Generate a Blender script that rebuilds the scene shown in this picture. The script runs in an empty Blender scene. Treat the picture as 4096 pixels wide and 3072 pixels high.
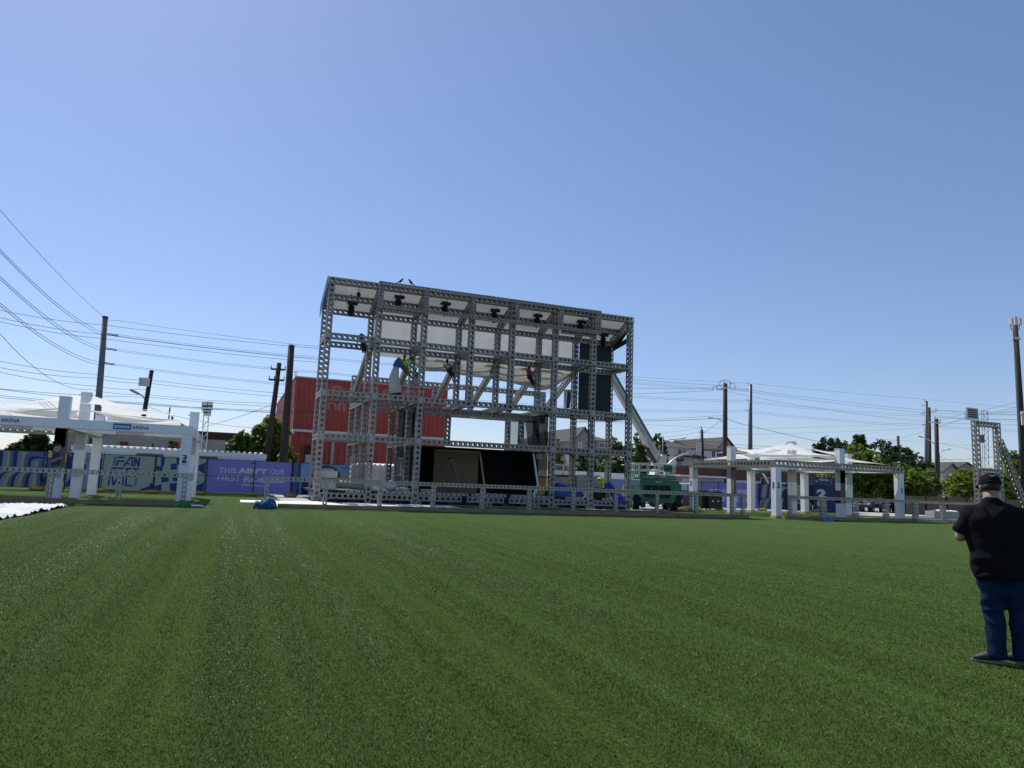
import bpy, math, random
from mathutils import Vector, Matrix, noise, Quaternion
S = bpy.context.scene
COL = S.collection
rnd = random.Random(7)
rad = math.radians
V = Vector
# ------------------------------------------------------------------ camera calibration
FPX, PCX, PCY, EYE = 2850.0, 2048.0, 1536.0, 1.55
PITCH, YAW, ROLL = rad(7.75), rad(21.0), rad(2.24)
_fw = V((math.sin(YAW)*math.cos(PITCH), math.cos(YAW)*math.cos(PITCH), math.sin(PITCH)))
_r0 = V((math.cos(YAW), -math.sin(YAW), 0)); _u0 = _r0.cross(_fw)
_r = _r0*math.cos(ROLL)+_u0*math.sin(ROLL); _u = -_r0*math.sin(ROLL)+_u0*math.cos(ROLL)
CAMP = V((0, 0, EYE))
def ray(x, y): return _r*((x-PCX)/FPX) - _u*((y-PCY)/FPX) + _fw
def P(x, y, Y):
    d = ray(x, y); return CAMP + d*(Y/d.y)
def PX(x, y, X):
    d = ray(x, y); return CAMP + d*(X/d.x)
def G(x, y, z=0.0):
    d = ray(x, y); return CAMP + d*((z-EYE)/d.z)
cd = bpy.data.cameras.new('camera'); cam = bpy.data.objects.new('camera', cd); COL.objects.link(cam)
cd.sensor_width = 36; cd.lens = FPX/4096*36; cd.clip_end = 3000; cd.clip_start = 0.05
cam.matrix_world = Matrix(((_r.x, _u.x, -_fw.x, 0), (_r.y, _u.y, -_fw.y, 0), (_r.z, _u.z, -_fw.z, EYE), (0, 0, 0, 1)))
S.camera = cam
# ------------------------------------------------------------------ materials
def mat(name, col, rough=.6, metal=0.0, var=0.0, scale=4.0, bump=0.0, bscale=None, transl=0.0, spec=.5, col2=None, det=4, emit=None, alpha=None, rvar=0, stretch=None):
    m = bpy.data.materials.new(name); m.use_nodes = True
    nt = m.node_tree; N = nt.nodes; L = nt.links; b = N['Principled BSDF']
    b.inputs['Base Color'].default_value = (*col, 1); b.inputs['Roughness'].default_value = rough
    b.inputs['Metallic'].default_value = metal; b.inputs['Specular IOR Level'].default_value = spec
    if var or col2 or bump or rvar:
        tc = N.new('ShaderNodeTexCoord'); vec = tc.outputs['Object']
        if stretch:
            mp = N.new('ShaderNodeMapping'); mp.inputs['Scale'].default_value = stretch; L.new(vec, mp.inputs['Vector']); vec = mp.outputs['Vector']
        nz = N.new('ShaderNodeTexNoise'); nz.inputs['Scale'].default_value = scale; nz.inputs['Detail'].default_value = det
        nz.inputs['Roughness'].default_value = .6
        L.new(vec, nz.inputs['Vector'])
        mr = N.new('ShaderNodeMapRange'); mr.inputs['From Min'].default_value = .3; mr.inputs['From Max'].default_value = .7
        L.new(nz.outputs['Fac'], mr.inputs['Value'])
        mx = N.new('ShaderNodeMix'); mx.data_type = 'RGBA'
        if col2 is None:
            a = [max(0, c*(1-var)) for c in col]; c2 = [min(1, c*(1+var)) for c in col]
        else: a, c2 = col, col2
        mx.inputs['A'].default_value = (*a, 1); mx.inputs['B'].default_value = (*c2, 1)
        L.new(mr.outputs['Result'], mx.inputs['Factor']); L.new(mx.outputs['Result'], b.inputs['Base Color'])
        if rvar:
            r2 = N.new('ShaderNodeMapRange'); r2.inputs['To Min'].default_value = rough-rvar; r2.inputs['To Max'].default_value = rough+rvar
            L.new(nz.outputs['Fac'], r2.inputs['Value']); L.new(r2.outputs['Result'], b.inputs['Roughness'])
        if bump:
            bn = N.new('ShaderNodeTexNoise'); bn.inputs['Scale'].default_value = bscale or scale; bn.inputs['Detail'].default_value = 5
            L.new(vec, bn.inputs['Vector'])
            bp = N.new('ShaderNodeBump'); bp.inputs['Strength'].default_value = bump; bp.inputs['Distance'].default_value = .05
            L.new(bn.outputs['Fac'], bp.inputs['Height']); L.new(bp.outputs['Normal'], b.inputs['Normal'])
    out = N['Material Output']
    if transl:
        t = N.new('ShaderNodeBsdfTranslucent'); ms = N.new('ShaderNodeMixShader'); ms.inputs['Fac'].default_value = transl
        src = b.inputs['Base Color'].links[0].from_socket if b.inputs['Base Color'].links else None
        if src: L.new(src, t.inputs['Color'])
        else: t.inputs['Color'].default_value = (*col, 1)
        L.new(b.outputs[0], ms.inputs[1]); L.new(t.outputs[0], ms.inputs[2]); L.new(ms.outputs[0], out.inputs['Surface'])
    if alpha is not None:
        t = N.new('ShaderNodeBsdfTransparent'); ms = N.new('ShaderNodeMixShader'); ms.inputs['Fac'].default_value = alpha
        L.new(t.outputs[0], ms.inputs[1]); L.new(b.outputs[0], ms.inputs[2]); L.new(ms.outputs[0], out.inputs['Surface'])
    return m
M = {}
def dm(k, *a, **kw): M[k] = mat(k, *a, **kw); return M[k]
dm('galv', (.275,.262,.235), .45, .35, var=.26, scale=5, rvar=.12)
dm('galv2', (.35,.337,.30), .42, .35, var=.24, scale=7, rvar=.12)
dm('clad', (.80,.81,.88), .55, 0, var=.03, scale=1.5, bump=.06, bscale=3)
dm('cladgrey', (.46,.46,.49), .6)
dm('sheetcloth', (.60,.60,.68), .8, 0, var=.05, scale=1.5)
dm('white', (.78,.78,.77), .55, 0, var=.05, scale=3)
dm('sail', (.88,.88,.86), .7, 0, var=.03, scale=1.5, transl=.45, bump=.08, bscale=2)
dm('canopy', (.55,.56,.57), .8, 0, var=.08, scale=1.2, transl=.16, bump=.25, bscale=1.3)
dm('drape', (.66,.65,.61), .85, 0, var=.06, scale=1.5, transl=.15, bump=.2, bscale=1.5)
dm('backcloth', (.74,.75,.77), .85, 0, var=.04, scale=1.2, transl=.25, bump=.15, bscale=1.5)
dm('bluecloth', (.06,.16,.40), .7, 0, var=.15, scale=3, transl=.2)
dm('navy', (.022,.030,.055), .75, 0, var=.2, scale=2, bump=.15, bscale=3)
dm('blackpanel', (.008,.009,.016), .6, 0, var=.2, scale=4)
dm('black', (.012,.012,.013), .6, 0, var=.2, scale=5)
dm('blackcloth', (.006,.006,.008), .95)
dm('rubber', (.02,.02,.02), .85, 0, var=.3, scale=10)
dm('steel_dark', (.07,.07,.075), .5, .4)
dm('plywood', (.20,.125,.06), .7, 0, var=.18, scale=2, stretch=(1,1,6))
dm('timber', (.26,.19,.105), .8, 0, var=.3, scale=3, stretch=(.6,4,4), bump=.2, bscale=8)
dm('timber_new', (.50,.40,.20), .8, 0, var=.15, scale=4)
dm('redmetal', (.40,.058,.040), .5, 0, var=.10, scale=.6)
dm('redorange', (.42,.075,.02), .5, 0, var=.1, scale=.6)
dm('fadedletter', (.46,.16,.135), .7, 0, var=.2, scale=5)
dm('greentarp', (.16,.19,.13), .6, 0, var=.1, scale=4)
dm('bluetarp', (.012,.05,.32), .42, 0, var=.2, scale=3, bump=.5, bscale=5)
dm('jlg_green', (.010,.155,.060), .38, 0, var=.08, scale=3)
dm('jlg_light', (.10,.45,.20), .4)
dm('boomwhite', (.62,.61,.55), .4, 0, var=.05, scale=2)
dm('skin', (.36,.19,.125), .5, 0, var=.06, scale=20)
dm('skin_dark', (.07,.038,.025), .5, 0, var=.06, scale=20)
dm('hair', (.012,.010,.009), .6, 0, var=.3, scale=60, bump=.4, bscale=120)
dm('tshirt', (.008,.008,.010), .95, 0, spec=.12, var=.12, scale=9, bump=.12, bscale=14)
dm('denim', (.010,.021,.058), .9, 0, spec=.1, var=.35, scale=7, bump=.2, bscale=60)
dm('capcloth', (.009,.009,.011), .9, 0, spec=.1, var=.1, scale=20)
dm('sole', (.17,.165,.155), .7)
dm('shoe', (.022,.023,.025), .7, 0, var=.2, scale=30)
dm('hivis', (.55,.85,.03), .6); dm('pink', (.75,.05,.14), .7); dm('khaki', (.16,.12,.075), .8); dm('shirtwhite', (.55,.55,.56), .8)
dm('shortblue', (.02,.03,.09), .8); dm('orange', (.7,.16,.03), .5); dm('brown', (.06,.035,.02), .7); dm('red', (.5,.03,.03), .5); dm('maroon', (.16,.025,.02), .6)
dm('wood_pole', (.055,.040,.030), .9, 0, var=.35, scale=3, stretch=(6,6,.5), bump=.2, bscale=10)
dm('grey_pole', (.17,.17,.165), .75, 0, var=.12, scale=1.5)
dm('steel_pole', (.12,.13,.14), .5, .3, var=.1, scale=1)
dm('wire', (.03,.03,.035), .7)
dm('insul', (.09,.10,.12), .5)
dm('asphalt', (.12,.115,.11), .9, 0, var=.15, scale=.8, bump=.1, bscale=30)
dm('pave', (.40,.385,.36), .9, 0, var=.15, scale=.7)
dm('board', (.76,.75,.72), .7, 0, var=.12, scale=1.6)
dm('cont', (.66,.66,.65), .6, 0, var=.06, scale=1)
dm('container_dark', (.10,.09,.08), .6)
dm('stucco', (.55,.54,.50), .85, 0, var=.08, scale=2)
dm('wallbeige', (.42,.38,.33), .9, 0, var=.12, scale=1.2)
dm('brick', (.15,.062,.045), .9, 0, var=.25, scale=6)
dm('bldgbrown', (.060,.026,.022), .85, 0, var=.1, scale=2)
dm('bldgdark', (.10,.09,.08), .8, 0, var=.1)
dm('shingle', (.075,.07,.068), .95, 0, var=.25, scale=8)
dm('shingle_tan', (.20,.165,.13), .95, 0, var=.2, scale=8)
dm('siding_grey', (.26,.265,.27), .8, 0, var=.05, scale=2)
dm('siding_white', (.56,.57,.58), .8, 0, var=.05, scale=2)
dm('siding_cream', (.47,.45,.40), .8, 0, var=.05, scale=2)
dm('glass', (.02,.025,.03), .08, 0, spec=.8)
dm('doorglass', (.30,.34,.37), .1, 0, alpha=.25)
dm('alu', (.55,.56,.57), .35, .6)
dm('fencewood', (.22,.15,.095), .85, 0, var=.3, scale=2, stretch=(5,5,.6))
dm('tank', (.46,.46,.43), .6, 0, var=.08, scale=2); dm('oldalu', (.17,.155,.13), .5, .4)
dm('concrete', (.45,.45,.44), .9, 0, var=.1, scale=3)
dm('sandbag', (.38,.30,.04), .8, 0, var=.3, scale=8)
dm('mesh', (.005,.005,.010), .9, 0, alpha=.86, spec=.1); dm('meshlight', (.075,.07,.085), .9, 0, alpha=.60, spec=.1); dm('meshdark', (.010,.011,.018), .9, 0, alpha=.88)
dm('bark', (.09,.065,.045), .9, 0, var=.3, scale=6, stretch=(4,4,.6))
# prints
dm('p_purple', (.27,.28,.62), .75, 0, var=.04, scale=1, transl=.34, bump=.1, bscale=2)
dm('p_navy', (.055,.065,.17), .75, 0, transl=.34, bump=.1, bscale=2)
dm('p_royal', (.02,.085,.36), .75, 0, transl=.34); dm('p_sky', (.26,.42,.64), .75, 0, transl=.34); dm('p_peri', (.15,.21,.46), .75, 0, transl=.34)
dm('p_yellow', (.72,.53,.24), .75, 0, transl=.34); dm('p_pale', (.38,.45,.45), .8, 0, transl=.34, bump=.1, bscale=2); dm('p_white', (.86,.86,.86), .75, 0, transl=.34)
dm('p_ltblue', (.25,.36,.55), .75, 0, transl=.34); dm('p_brown', (.10,.09,.12), .75); dm('p_tan', (.62,.42,.22), .75)
dm('p_black', (.008,.008,.009), .7); dm('p_logo', (.015,.13,.42), .6); dm('p_grey', (.10,.10,.12), .7); dm('p_green', (.012,.15,.09), .5)
dm('bag_green', (.05,.20,.05), .6, 0, col2=(.01,.06,.03), scale=4, bump=.5, bscale=6)
dm('bag_blue', (.015,.10,.30), .85, 0, col2=(.003,.02,.015), scale=9, det=2, bump=.5, bscale=7)
dm('bag_mix', (.06,.34,.66), .5, 0, col2=(.015,.03,.05), scale=7, det=2, bump=.5, bscale=7)
def leafmat(k, c1, c2, tr=.35):
    m = bpy.data.materials.new(k); m.use_nodes = True; nt = m.node_tree; N = nt.nodes; L = nt.links; b = N['Principled BSDF']
    g = N.new('ShaderNodeNewGeometry'); r = N.new('ShaderNodeMix'); r.data_type = 'RGBA'
    r.inputs['A'].default_value = (*c1,1); r.inputs['B'].default_value = (*c2,1)
    L.new(g.outputs['Random Per Island'], r.inputs['Factor']); L.new(r.outputs['Result'], b.inputs['Base Color'])
    b.inputs['Roughness'].default_value = .45; b.inputs['Specular IOR Level'].default_value = .35
    t = N.new('ShaderNodeBsdfTranslucent'); L.new(r.outputs['Result'], t.inputs['Color'])
    ms = N.new('ShaderNodeMixShader'); ms.inputs['Fac'].default_value = tr
    L.new(b.outputs[0], ms.inputs[1]); L.new(t.outputs[0], ms.inputs[2]); L.new(ms.outputs[0], N['Material Output'].inputs['Surface'])
    M[k] = m
leafmat('leaf_mid', (.032,.070,.012), (.15,.225,.042)); leafmat('leaf_dark', (.018,.046,.014), (.085,.145,.038)); leafmat('leaf_yel', (.06,.11,.010), (.26,.33,.05), .5)
# ------------------------------------------------------------------ mesh builder
ROOTLOC = {}
class MB:
    def __init__(s): s.v = []; s.f = []; s.m = []
    def add(s, vs, fs, mi=0):
        o = len(s.v); s.v += [V(q) for q in vs]; s.f += [tuple(i+o for i in f) for f in fs]; s.m += [mi]*len(fs); return s
    def poly(s, pts, mi=0): return s.add(pts, [tuple(range(len(pts)))], mi)
    def box(s, x0, x1, y0, y1, z0, z1, mi=0):
        return s.add([(x0,y0,z0),(x1,y0,z0),(x1,y1,z0),(x0,y1,z0),(x0,y0,z1),(x1,y0,z1),(x1,y1,z1),(x0,y1,z1)],
                     [(0,3,2,1),(4,5,6,7),(0,1,5,4),(1,2,6,5),(2,3,7,6),(3,0,4,7)], mi)
    def bar(s, p0, p1, w, h=None, mi=0, up=(0,0,1)):
        p0, p1 = V(p0), V(p1); h = h or w; d = (p1-p0).normalized(); up = V(up)
        if abs(d.dot(up)) > .98: up = V((0,1,0))
        a = d.cross(up).normalized()*w/2; b = a.cross(d).normalized()*h/2
        q = [p0-a-b, p0+a-b, p0+a+b, p0-a+b, p1-a-b, p1+a-b, p1+a+b, p1-a+b]
        return s.add(q, [(0,3,2,1),(4,5,6,7),(0,1,5,4),(1,2,6,5),(2,3,7,6),(3,0,4,7)], mi)
    def tube(s, pts, rs, n=8, mi=0, caps=True, flat=1.0, up=None):
        pts = [V(p) for p in pts]; k = len(pts)
        if not hasattr(rs, '__len__'): rs = [rs]*k
        o = len(s.v); prev = None
        for i, p in enumerate(pts):
            d = (pts[min(i+1,k-1)]-pts[max(i-1,0)])
            d = d.normalized() if d.length > 1e-9 else V((0,0,1))
            if prev is None:
                a = V(up) if up else (V((1,0,0)) if abs(d.x) < .9 else V((0,1,0)))
            else: a = prev
            a = (a-d*a.dot(d)).normalized(); b = d.cross(a); prev = a
            r = rs[i]; rx, ry = r if hasattr(r, '__len__') else (r, r*flat)
            for j in range(n):
                t = 2*math.pi*j/n; s.v.append(p+a*(math.cos(t)*rx)+b*(math.sin(t)*ry))
        for i in range(k-1):
            for j in range(n):
                j2 = (j+1) % n; s.f.append((o+i*n+j, o+i*n+j2, o+(i+1)*n+j2, o+(i+1)*n+j)); s.m.append(mi)
        if caps:
            s.f.append(tuple(o+j for j in reversed(range(n)))); s.m.append(mi)
            s.f.append(tuple(o+(k-1)*n+j for j in range(n))); s.m.append(mi)
        return s
    def cyl(s, p0, p1, r0, r1=None, n=10, mi=0): return s.tube([p0, p1], [r0, r0 if r1 is None else r1], n, mi)
    def capsule(s, p0, p1, r0, r1=None, n=12, mi=0):
        p0, p1 = V(p0), V(p1); r1 = r0 if r1 is None else r1; d = (p1-p0); d = d.normalized() if d.length > 1e-6 else V((0,0,1))
        pts, rs = [], []
        for a in (80, 55, 30, 8): pts.append(p0-d*r0*math.sin(rad(a))); rs.append(r0*math.cos(rad(a)))
        for a in (8, 30, 55, 80): pts.append(p1+d*r1*math.sin(rad(a))); rs.append(r1*math.cos(rad(a)))
        return s.tube(pts, rs, n, mi)
    def ball(s, c, r, nu=12, nv=8, mi=0, rot=None):
        c = V(c); r = r if hasattr(r, '__len__') else (r, r, r); o = len(s.v)
        for i in range(nv+1):
            th = math.pi*i/nv
            for j in range(nu):
                ph = 2*math.pi*j/nu; q = V((r[0]*math.sin(th)*math.cos(ph), r[1]*math.sin(th)*math.sin(ph), r[2]*math.cos(th)))
                s.v.append(c+(rot @ q if rot else q))
        for i in range(nv):
            for j in range(nu):
                j2 = (j+1) % nu; s.f.append((o+i*nu+j, o+(i+1)*nu+j, o+(i+1)*nu+j2, o+i*nu+j2)); s.m.append(mi)
        return s
    def prism(s, pts, d, mi=0):
        pts = [V(p) for p in pts]; d = V(d); k = len(pts)
        return s.add(pts+[p+d for p in pts], [tuple(range(k))[::-1], tuple(range(k, 2*k))]+[(i, (i+1) % k, k+(i+1) % k, k+i) for i in range(k)], mi)
    def grid(s, fn, nu, nv, mi=0):
        o = len(s.v)
        for i in range(nu+1):
            for j in range(nv+1): s.v.append(V(fn(i/nu, j/nv)))
        for i in range(nu):
            for j in range(nv):
                a = o+i*(nv+1)+j; s.f.append((a, a+1, a+nv+2, a+nv+1)); s.m.append(mi)
        return s
    def wheel(s, c, axis, r, w, n=16, mi=0):
        c, a = V(c), V(axis).normalized(); return s.tube([c-a*w/2, c-a*w*.35, c+a*w*.35, c+a*w/2], [r*.86, r, r, r*.86], n, mi)
    def build(s, name, mats, parent=None, smooth=False, loc=None):
        if not isinstance(mats, (list, tuple)): mats = [mats]
        mats = [M[k] if isinstance(k, str) else k for k in mats]
        me = bpy.data.meshes.new(name); o = bpy.data.objects.new(name, me); COL.objects.link(o)
        if parent is not None: off = ROOTLOC.get(parent.name, V((0,0,0)))
        elif loc is not None: off = V(loc)
        else:
            xs = [q.x for q in s.v]; ys = [q.y for q in s.v]; zs = [q.z for q in s.v]
            off = V(((min(xs)+max(xs))/2, (min(ys)+max(ys))/2, min(zs)))
        me.from_pydata([q-off for q in s.v], [], s.f)
        for m_ in mats: me.materials.append(m_)
        me.polygons.foreach_set('material_index', s.m)
        if smooth: me.polygons.foreach_set('use_smooth', [True]*len(me.polygons))
        me.update()
        if parent is not None: o.parent = parent
        else: o.location = off
        ROOTLOC[o.name] = off
        return o
def tag(o, label=None, cat=None, group=None, kind=None):
    if label: o['label'] = label
    if cat: o['category'] = cat
    if group: o['group'] = group
    if kind: o['kind'] = kind
    return o
def thing(name, label, cat, loc=(0,0,0), group=None, rz=0):
    o = bpy.data.objects.new(name, None); COL.objects.link(o); o.location = loc; o.rotation_euler = (0,0,rz); o.empty_display_size = .3
    ROOTLOC[o.name] = V(loc) if not rz else V((0,0,0))
    return tag(o, label, cat, group)
def local(name, label, cat, group=None):       # root at origin: children are built in local coordinates, then the root is moved
    return thing(name, label, cat, (0,0,0), group)
def copy_tree(o, parent=None):
    c = o.copy(); COL.objects.link(c)
    if parent is not None: c.parent = parent
    for ch in list(o.children): copy_tree(ch, c)
    return c
def put(o, loc, rz=0): o.location = loc; o.rotation_euler = (0,0,rz); return o
# perforated box beam: square tube whose four faces carry a row of round holes
_pc = {}
def perf_mesh(n, p, w, r, mk, segs=8):
    k = (n, round(p,3), w, r, mk)
    if k in _pc: return _pc[k]
    v, f = [], []; h = w/2
    for side in range(4):
        q = Matrix.Rotation(side*math.pi/2, 3, 'Z')
        for i in range(n):
            zc = (i+.5)*p; o = len(v)
            for (a, b) in ((-1,-1),(0,-1),(1,-1),(1,0),(1,1),(0,1),(-1,1),(-1,0)): v.append(q @ V((a*h, -h, zc+b*p/2)))
            for dpt in (0, .03):
                for j in range(8):
                    t = math.atan2((-1,-1,-1,0,1,1,1,0)[j], (-1,0,1,1,1,0,-1,-1)[j]); v.append(q @ V((math.cos(t)*r, -h+dpt, zc+math.sin(t)*r)))
            for j in range(8):
                j2 = (j+1) % 8
                f.append((o+j, o+j2, o+8+j2, o+8+j)); f.append((o+8+j, o+8+j2, o+16+j2, o+16+j))
    o = len(v)
    for z in (.004, n*p-.004):
        v += [V((-h+.002,-h+.002,z)), V((h-.002,-h+.002,z)), V((h-.002,h-.002,z)), V((-h+.002,h-.002,z))]
    f += [(o,o+3,o+2,o+1), (o+4,o+5,o+6,o+7)]
    me = bpy.data.meshes.new('perforated_beam'); me.from_pydata(v, [], f); me.materials.append(M[mk]); me.update()
    _pc[k] = me; return me
def beam(parent, p0, p1, name='beam', w=.34, p=.312, r=.098, mk='galv'):
    p0, p1 = V(p0), V(p1); d = p1-p0; n = max(1, round(d.length/p)); me = perf_mesh(n, d.length/n, w, r, mk)
    o = bpy.data.objects.new(name, me); COL.objects.link(o); o.parent = parent
    o.location = p0-ROOTLOC.get(parent.name, V((0,0,0)))
    ax = d.normalized()
    if abs(ax.z) > .999: o.rotation_euler = (0,0,0)
    elif abs(ax.x) > .999: o.rotation_euler = (0, math.pi/2, 0)
    else: o.rotation_euler = (-math.acos(max(-1, min(1, ax.z))) , 0, -math.atan2(ax.x, ax.y))
    return o
# text as flat polygons
_tc = {}
def text_geo(s, bold=0.0):
    k = (s, bold)
    if k not in _tc:
        cu = bpy.data.curves.new('lettering', 'FONT'); cu.body = s; cu.size = 1; cu.offset = bold; cu.resolution_u = 3; cu.fill_mode = 'FRONT'
        ob = bpy.data.objects.new('lettering', cu); COL.objects.link(ob); bpy.context.view_layer.update()
        me = bpy.data.meshes.new_from_object(ob.evaluated_get(bpy.context.evaluated_depsgraph_get()))
        vs = [q.co.copy() for q in me.vertices]; fs = [tuple(q.vertices) for q in me.polygons]
        bpy.data.objects.remove(ob); bpy.data.curves.remove(cu); bpy.data.meshes.remove(me)
        x0 = min(q.x for q in vs); x1 = max(q.x for q in vs); y0 = min(q.y for q in vs); y1 = max(q.y for q in vs)
        _tc[k] = ([((q.x-x0)/(x1-x0), (q.y-y0)/(y1-y0)) for q in vs], fs)
    return _tc[k]
def text(mb, s, o, ux, uz, w, h, bold=0.0, mi=0, shear=0):
    """letters of width w along ux and height h along uz, lower left corner at o"""
    uv, fs = text_geo(s, bold); o, ux, uz = V(o), V(ux), V(uz)
    return mb.add([o+ux*((a+shear*b)*w)+uz*(b*h) for a, b in uv], fs, mi)
def remesh(mb, name, mats, parent, voxel, smooth_it=6, wr=0.0, wscale=6.0, seed=0):
    o = mb.build(name, mats, parent)
    md = o.modifiers.new('r', 'REMESH'); md.mode = 'VOXEL'; md.voxel_size = voxel
    sm = o.modifiers.new('s', 'SMOOTH'); sm.iterations = smooth_it; sm.factor = .5
    bpy.context.view_layer.update()
    me = bpy.data.meshes.new_from_object(o.evaluated_get(bpy.context.evaluated_depsgraph_get()))
    o.modifiers.clear(); o.data = me; me.name = name
    if wr:
        ns = [q.normal.copy() for q in me.vertices]
        for q, n_ in zip(me.vertices, ns):
            c = q.co; dg = c.z+.55*c.x*(1 if noise.noise(V((c.x*2,c.y*2,c.z*1.5+seed))) > 0 else -.6)
            t = noise.noise(V((c.x*wscale*.45+seed, c.y*wscale*.45, dg*wscale*1.25))); t = (1-abs(t)*2.4)*(.4+1.2*max(0, noise.noise(V((c.x*3, c.y*3, c.z*3+seed)))+.35))
            q.co = c+n_*wr*t
    me.polygons.foreach_set('use_smooth', [True]*len(me.polygons)); me.update()
    return o
# ------------------------------------------------------------------ ground
W_ = bpy.data.worlds.new('World'); S.world = W_; W_.use_nodes = True
SUNDIR = V((-.85, 2.5, 3.35)).normalized()
nt = W_.node_tree; sk = nt.nodes.new('ShaderNodeTexSky'); sk.sky_type = 'NISHITA'; sk.sun_disc = False
sk.sun_elevation = math.asin(SUNDIR.z); sk.sun_rotation = math.atan2(SUNDIR.x, SUNDIR.y)
sk.air_density = 1.0; sk.dust_density = .38; sk.ozone_density = 7.0; sk.altitude = 20
gm = nt.nodes.new('ShaderNodeGamma'); gm.inputs['Gamma'].default_value = .85; tn = nt.nodes.new('ShaderNodeVectorMath'); tn.operation = 'MULTIPLY'; tn.inputs[1].default_value = (1.07, 1.02, 1.09)
nt.links.new(sk.outputs[0], gm.inputs['Color']); nt.links.new(gm.outputs[0], tn.inputs[0]); nt.links.new(tn.outputs[0], nt.nodes['Background'].inputs[0]); nt.nodes['Background'].inputs[1].default_value = .15
sl = bpy.data.lights.new('sun', 'SUN'); sl.energy = 4.8; sl.angle = rad(.53); sl.color = (1, .95, .87)
so = bpy.data.objects.new('sun', sl); COL.objects.link(so); so.rotation_euler = SUNDIR.to_track_quat('Z', 'Y').to_euler(); so.location = (0,0,60)
S.view_settings.view_transform = 'Standard'; S.view_settings.look = 'None'; S.view_settings.exposure = 0; S.view_settings.gamma = 1
def structure(mb, name, m): return tag(mb.build(name, m, loc=(0,0,0)), kind='structure')
structure(MB().poly([(-900,-300,-.03),(1500,-300,-.03),(1500,1500,-.03),(-900,1500,-.03)]), 'ground', 'asphalt')
structure(MB().poly([(2.5,49.5,-.012),(130,49.5,-.012),(130,200,-.012),(2.5,200,-.012)]), 'pavement', 'pave')
structure(MB().poly([(2.6,39.9,.006),(42,39.9,.006),(56,43.5,.006),(56,49.0,.006),(2.6,49.0,.006)]), 'concrete_pad', 'pave')
# artificial turf: seams and pile direction run along Y
m = bpy.data.materials.new('turf'); m.use_nodes = True; M['turf'] = m; nt = m.node_tree; N = nt.nodes; L = nt.links; b = N['Principled BSDF']
tc = N.new('ShaderNodeTexCoord')
def nz(scale, det, st=None, rough=.6):
    n_ = N.new('ShaderNodeTexNoise'); n_.inputs['Scale'].default_value = scale; n_.inputs['Detail'].default_value = det; n_.inputs['Roughness'].default_value = rough
    if st:
        mp = N.new('ShaderNodeMapping'); mp.inputs['Scale'].default_value = st; L.new(tc.outputs['Object'], mp.inputs['Vector']); L.new(mp.outputs[0], n_.inputs['Vector'])
    else: L.new(tc.outputs['Object'], n_.inputs['Vector'])
    return n_.outputs['Fac']
def mrange(s, a, b_, c=0, d=1):
    q = N.new('ShaderNodeMapRange'); L.new(s, q.inputs['Value'])
    for k, x in (('From Min',a),('From Max',b_),('To Min',c),('To Max',d)): q.inputs[k].default_value = x
    return q.outputs['Result']
def mth(op, a, b_):
    q = N.new('ShaderNodeMath'); q.operation = op
    for i, x in enumerate((a, b_)):
        if hasattr(x, 'default_value'): L.new(x, q.inputs[i])
        else: q.inputs[i].default_value = x
    return q.outputs[0]
streak = mrange(nz(1, 4, (2.6, .06, 1), .7), .34, .66)
patch = mrange(nz(.35, 3), .3, .7)
cross = mrange(nz(1, 3, (.05, 2.5, 1)), .3, .7)
fine = mrange(nz(150, 3), .32, .68)
mid = mrange(nz(34, 4, None, .7), .32, .68)
big = mrange(nz(7, 5, None, .75), .35, .65)
f = mth('ADD', mth('MULTIPLY', streak, .36), mth('MULTIPLY', patch, .12)); f = mth('ADD', f, mth('MULTIPLY', fine, .30)); f = mth('ADD', f, mth('MULTIPLY', mid, .20)); f = mth('ADD', f, mth('MULTIPLY', cross, .08)); f = mth('ADD', f, mth('MULTIPLY', big, .14))
cr = N.new('ShaderNodeValToRGB'); cr.color_ramp.elements[0].position = .15; cr.color_ramp.elements[0].color = (.016,.030,.004,1); cr.color_ramp.elements[1].position = .85; cr.color_ramp.elements[1].color = (.070,.112,.022,1)
L.new(f, cr.inputs['Fac'])
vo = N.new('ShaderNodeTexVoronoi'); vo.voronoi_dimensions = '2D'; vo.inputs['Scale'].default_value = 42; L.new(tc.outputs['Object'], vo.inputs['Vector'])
glint = mth('MULTIPLY', mth('LESS_THAN', vo.outputs['Distance'], .17), 1.0)  # sparse pale specks: glints off the blades, painted into the turf colour
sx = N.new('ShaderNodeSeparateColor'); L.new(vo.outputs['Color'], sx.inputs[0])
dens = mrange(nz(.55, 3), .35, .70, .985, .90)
glint = mth('MULTIPLY', glint, mth('GREATER_THAN', sx.outputs[0], dens))
mx = N.new('ShaderNodeMix'); mx.data_type = 'RGBA'; L.new(mth('MULTIPLY', glint, .5), mx.inputs['Factor']); L.new(cr.outputs[0], mx.inputs['A']); mx.inputs['B'].default_value = (.55,.62,.48,1)
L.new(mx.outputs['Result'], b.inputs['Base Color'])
b.inputs['Roughness'].default_value = .8; b.inputs['Specular IOR Level'].default_value = .05; b.inputs['Sheen Weight'].default_value = .22; b.inputs['Sheen Roughness'].default_value = .5; b.inputs['Sheen Tint'].default_value = (.45,.8,.25,1)
bp = N.new('ShaderNodeBump'); bp.inputs['Strength'].default_value = .7; bp.inputs['Distance'].default_value = .03
L.new(mth('ADD', fine, mth('MULTIPLY', mid, .5)), bp.inputs['Height']); L.new(bp.outputs[0], b.inputs['Normal'])
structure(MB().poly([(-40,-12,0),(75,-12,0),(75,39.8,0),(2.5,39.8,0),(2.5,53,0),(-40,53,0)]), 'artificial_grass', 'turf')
structure(MB().poly([(26.5,39.9,.012),(45,39.9,.012),(44.5,44.0,.012),(31,45.5,.012)]), 'grass_strip', 'turf')
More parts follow.
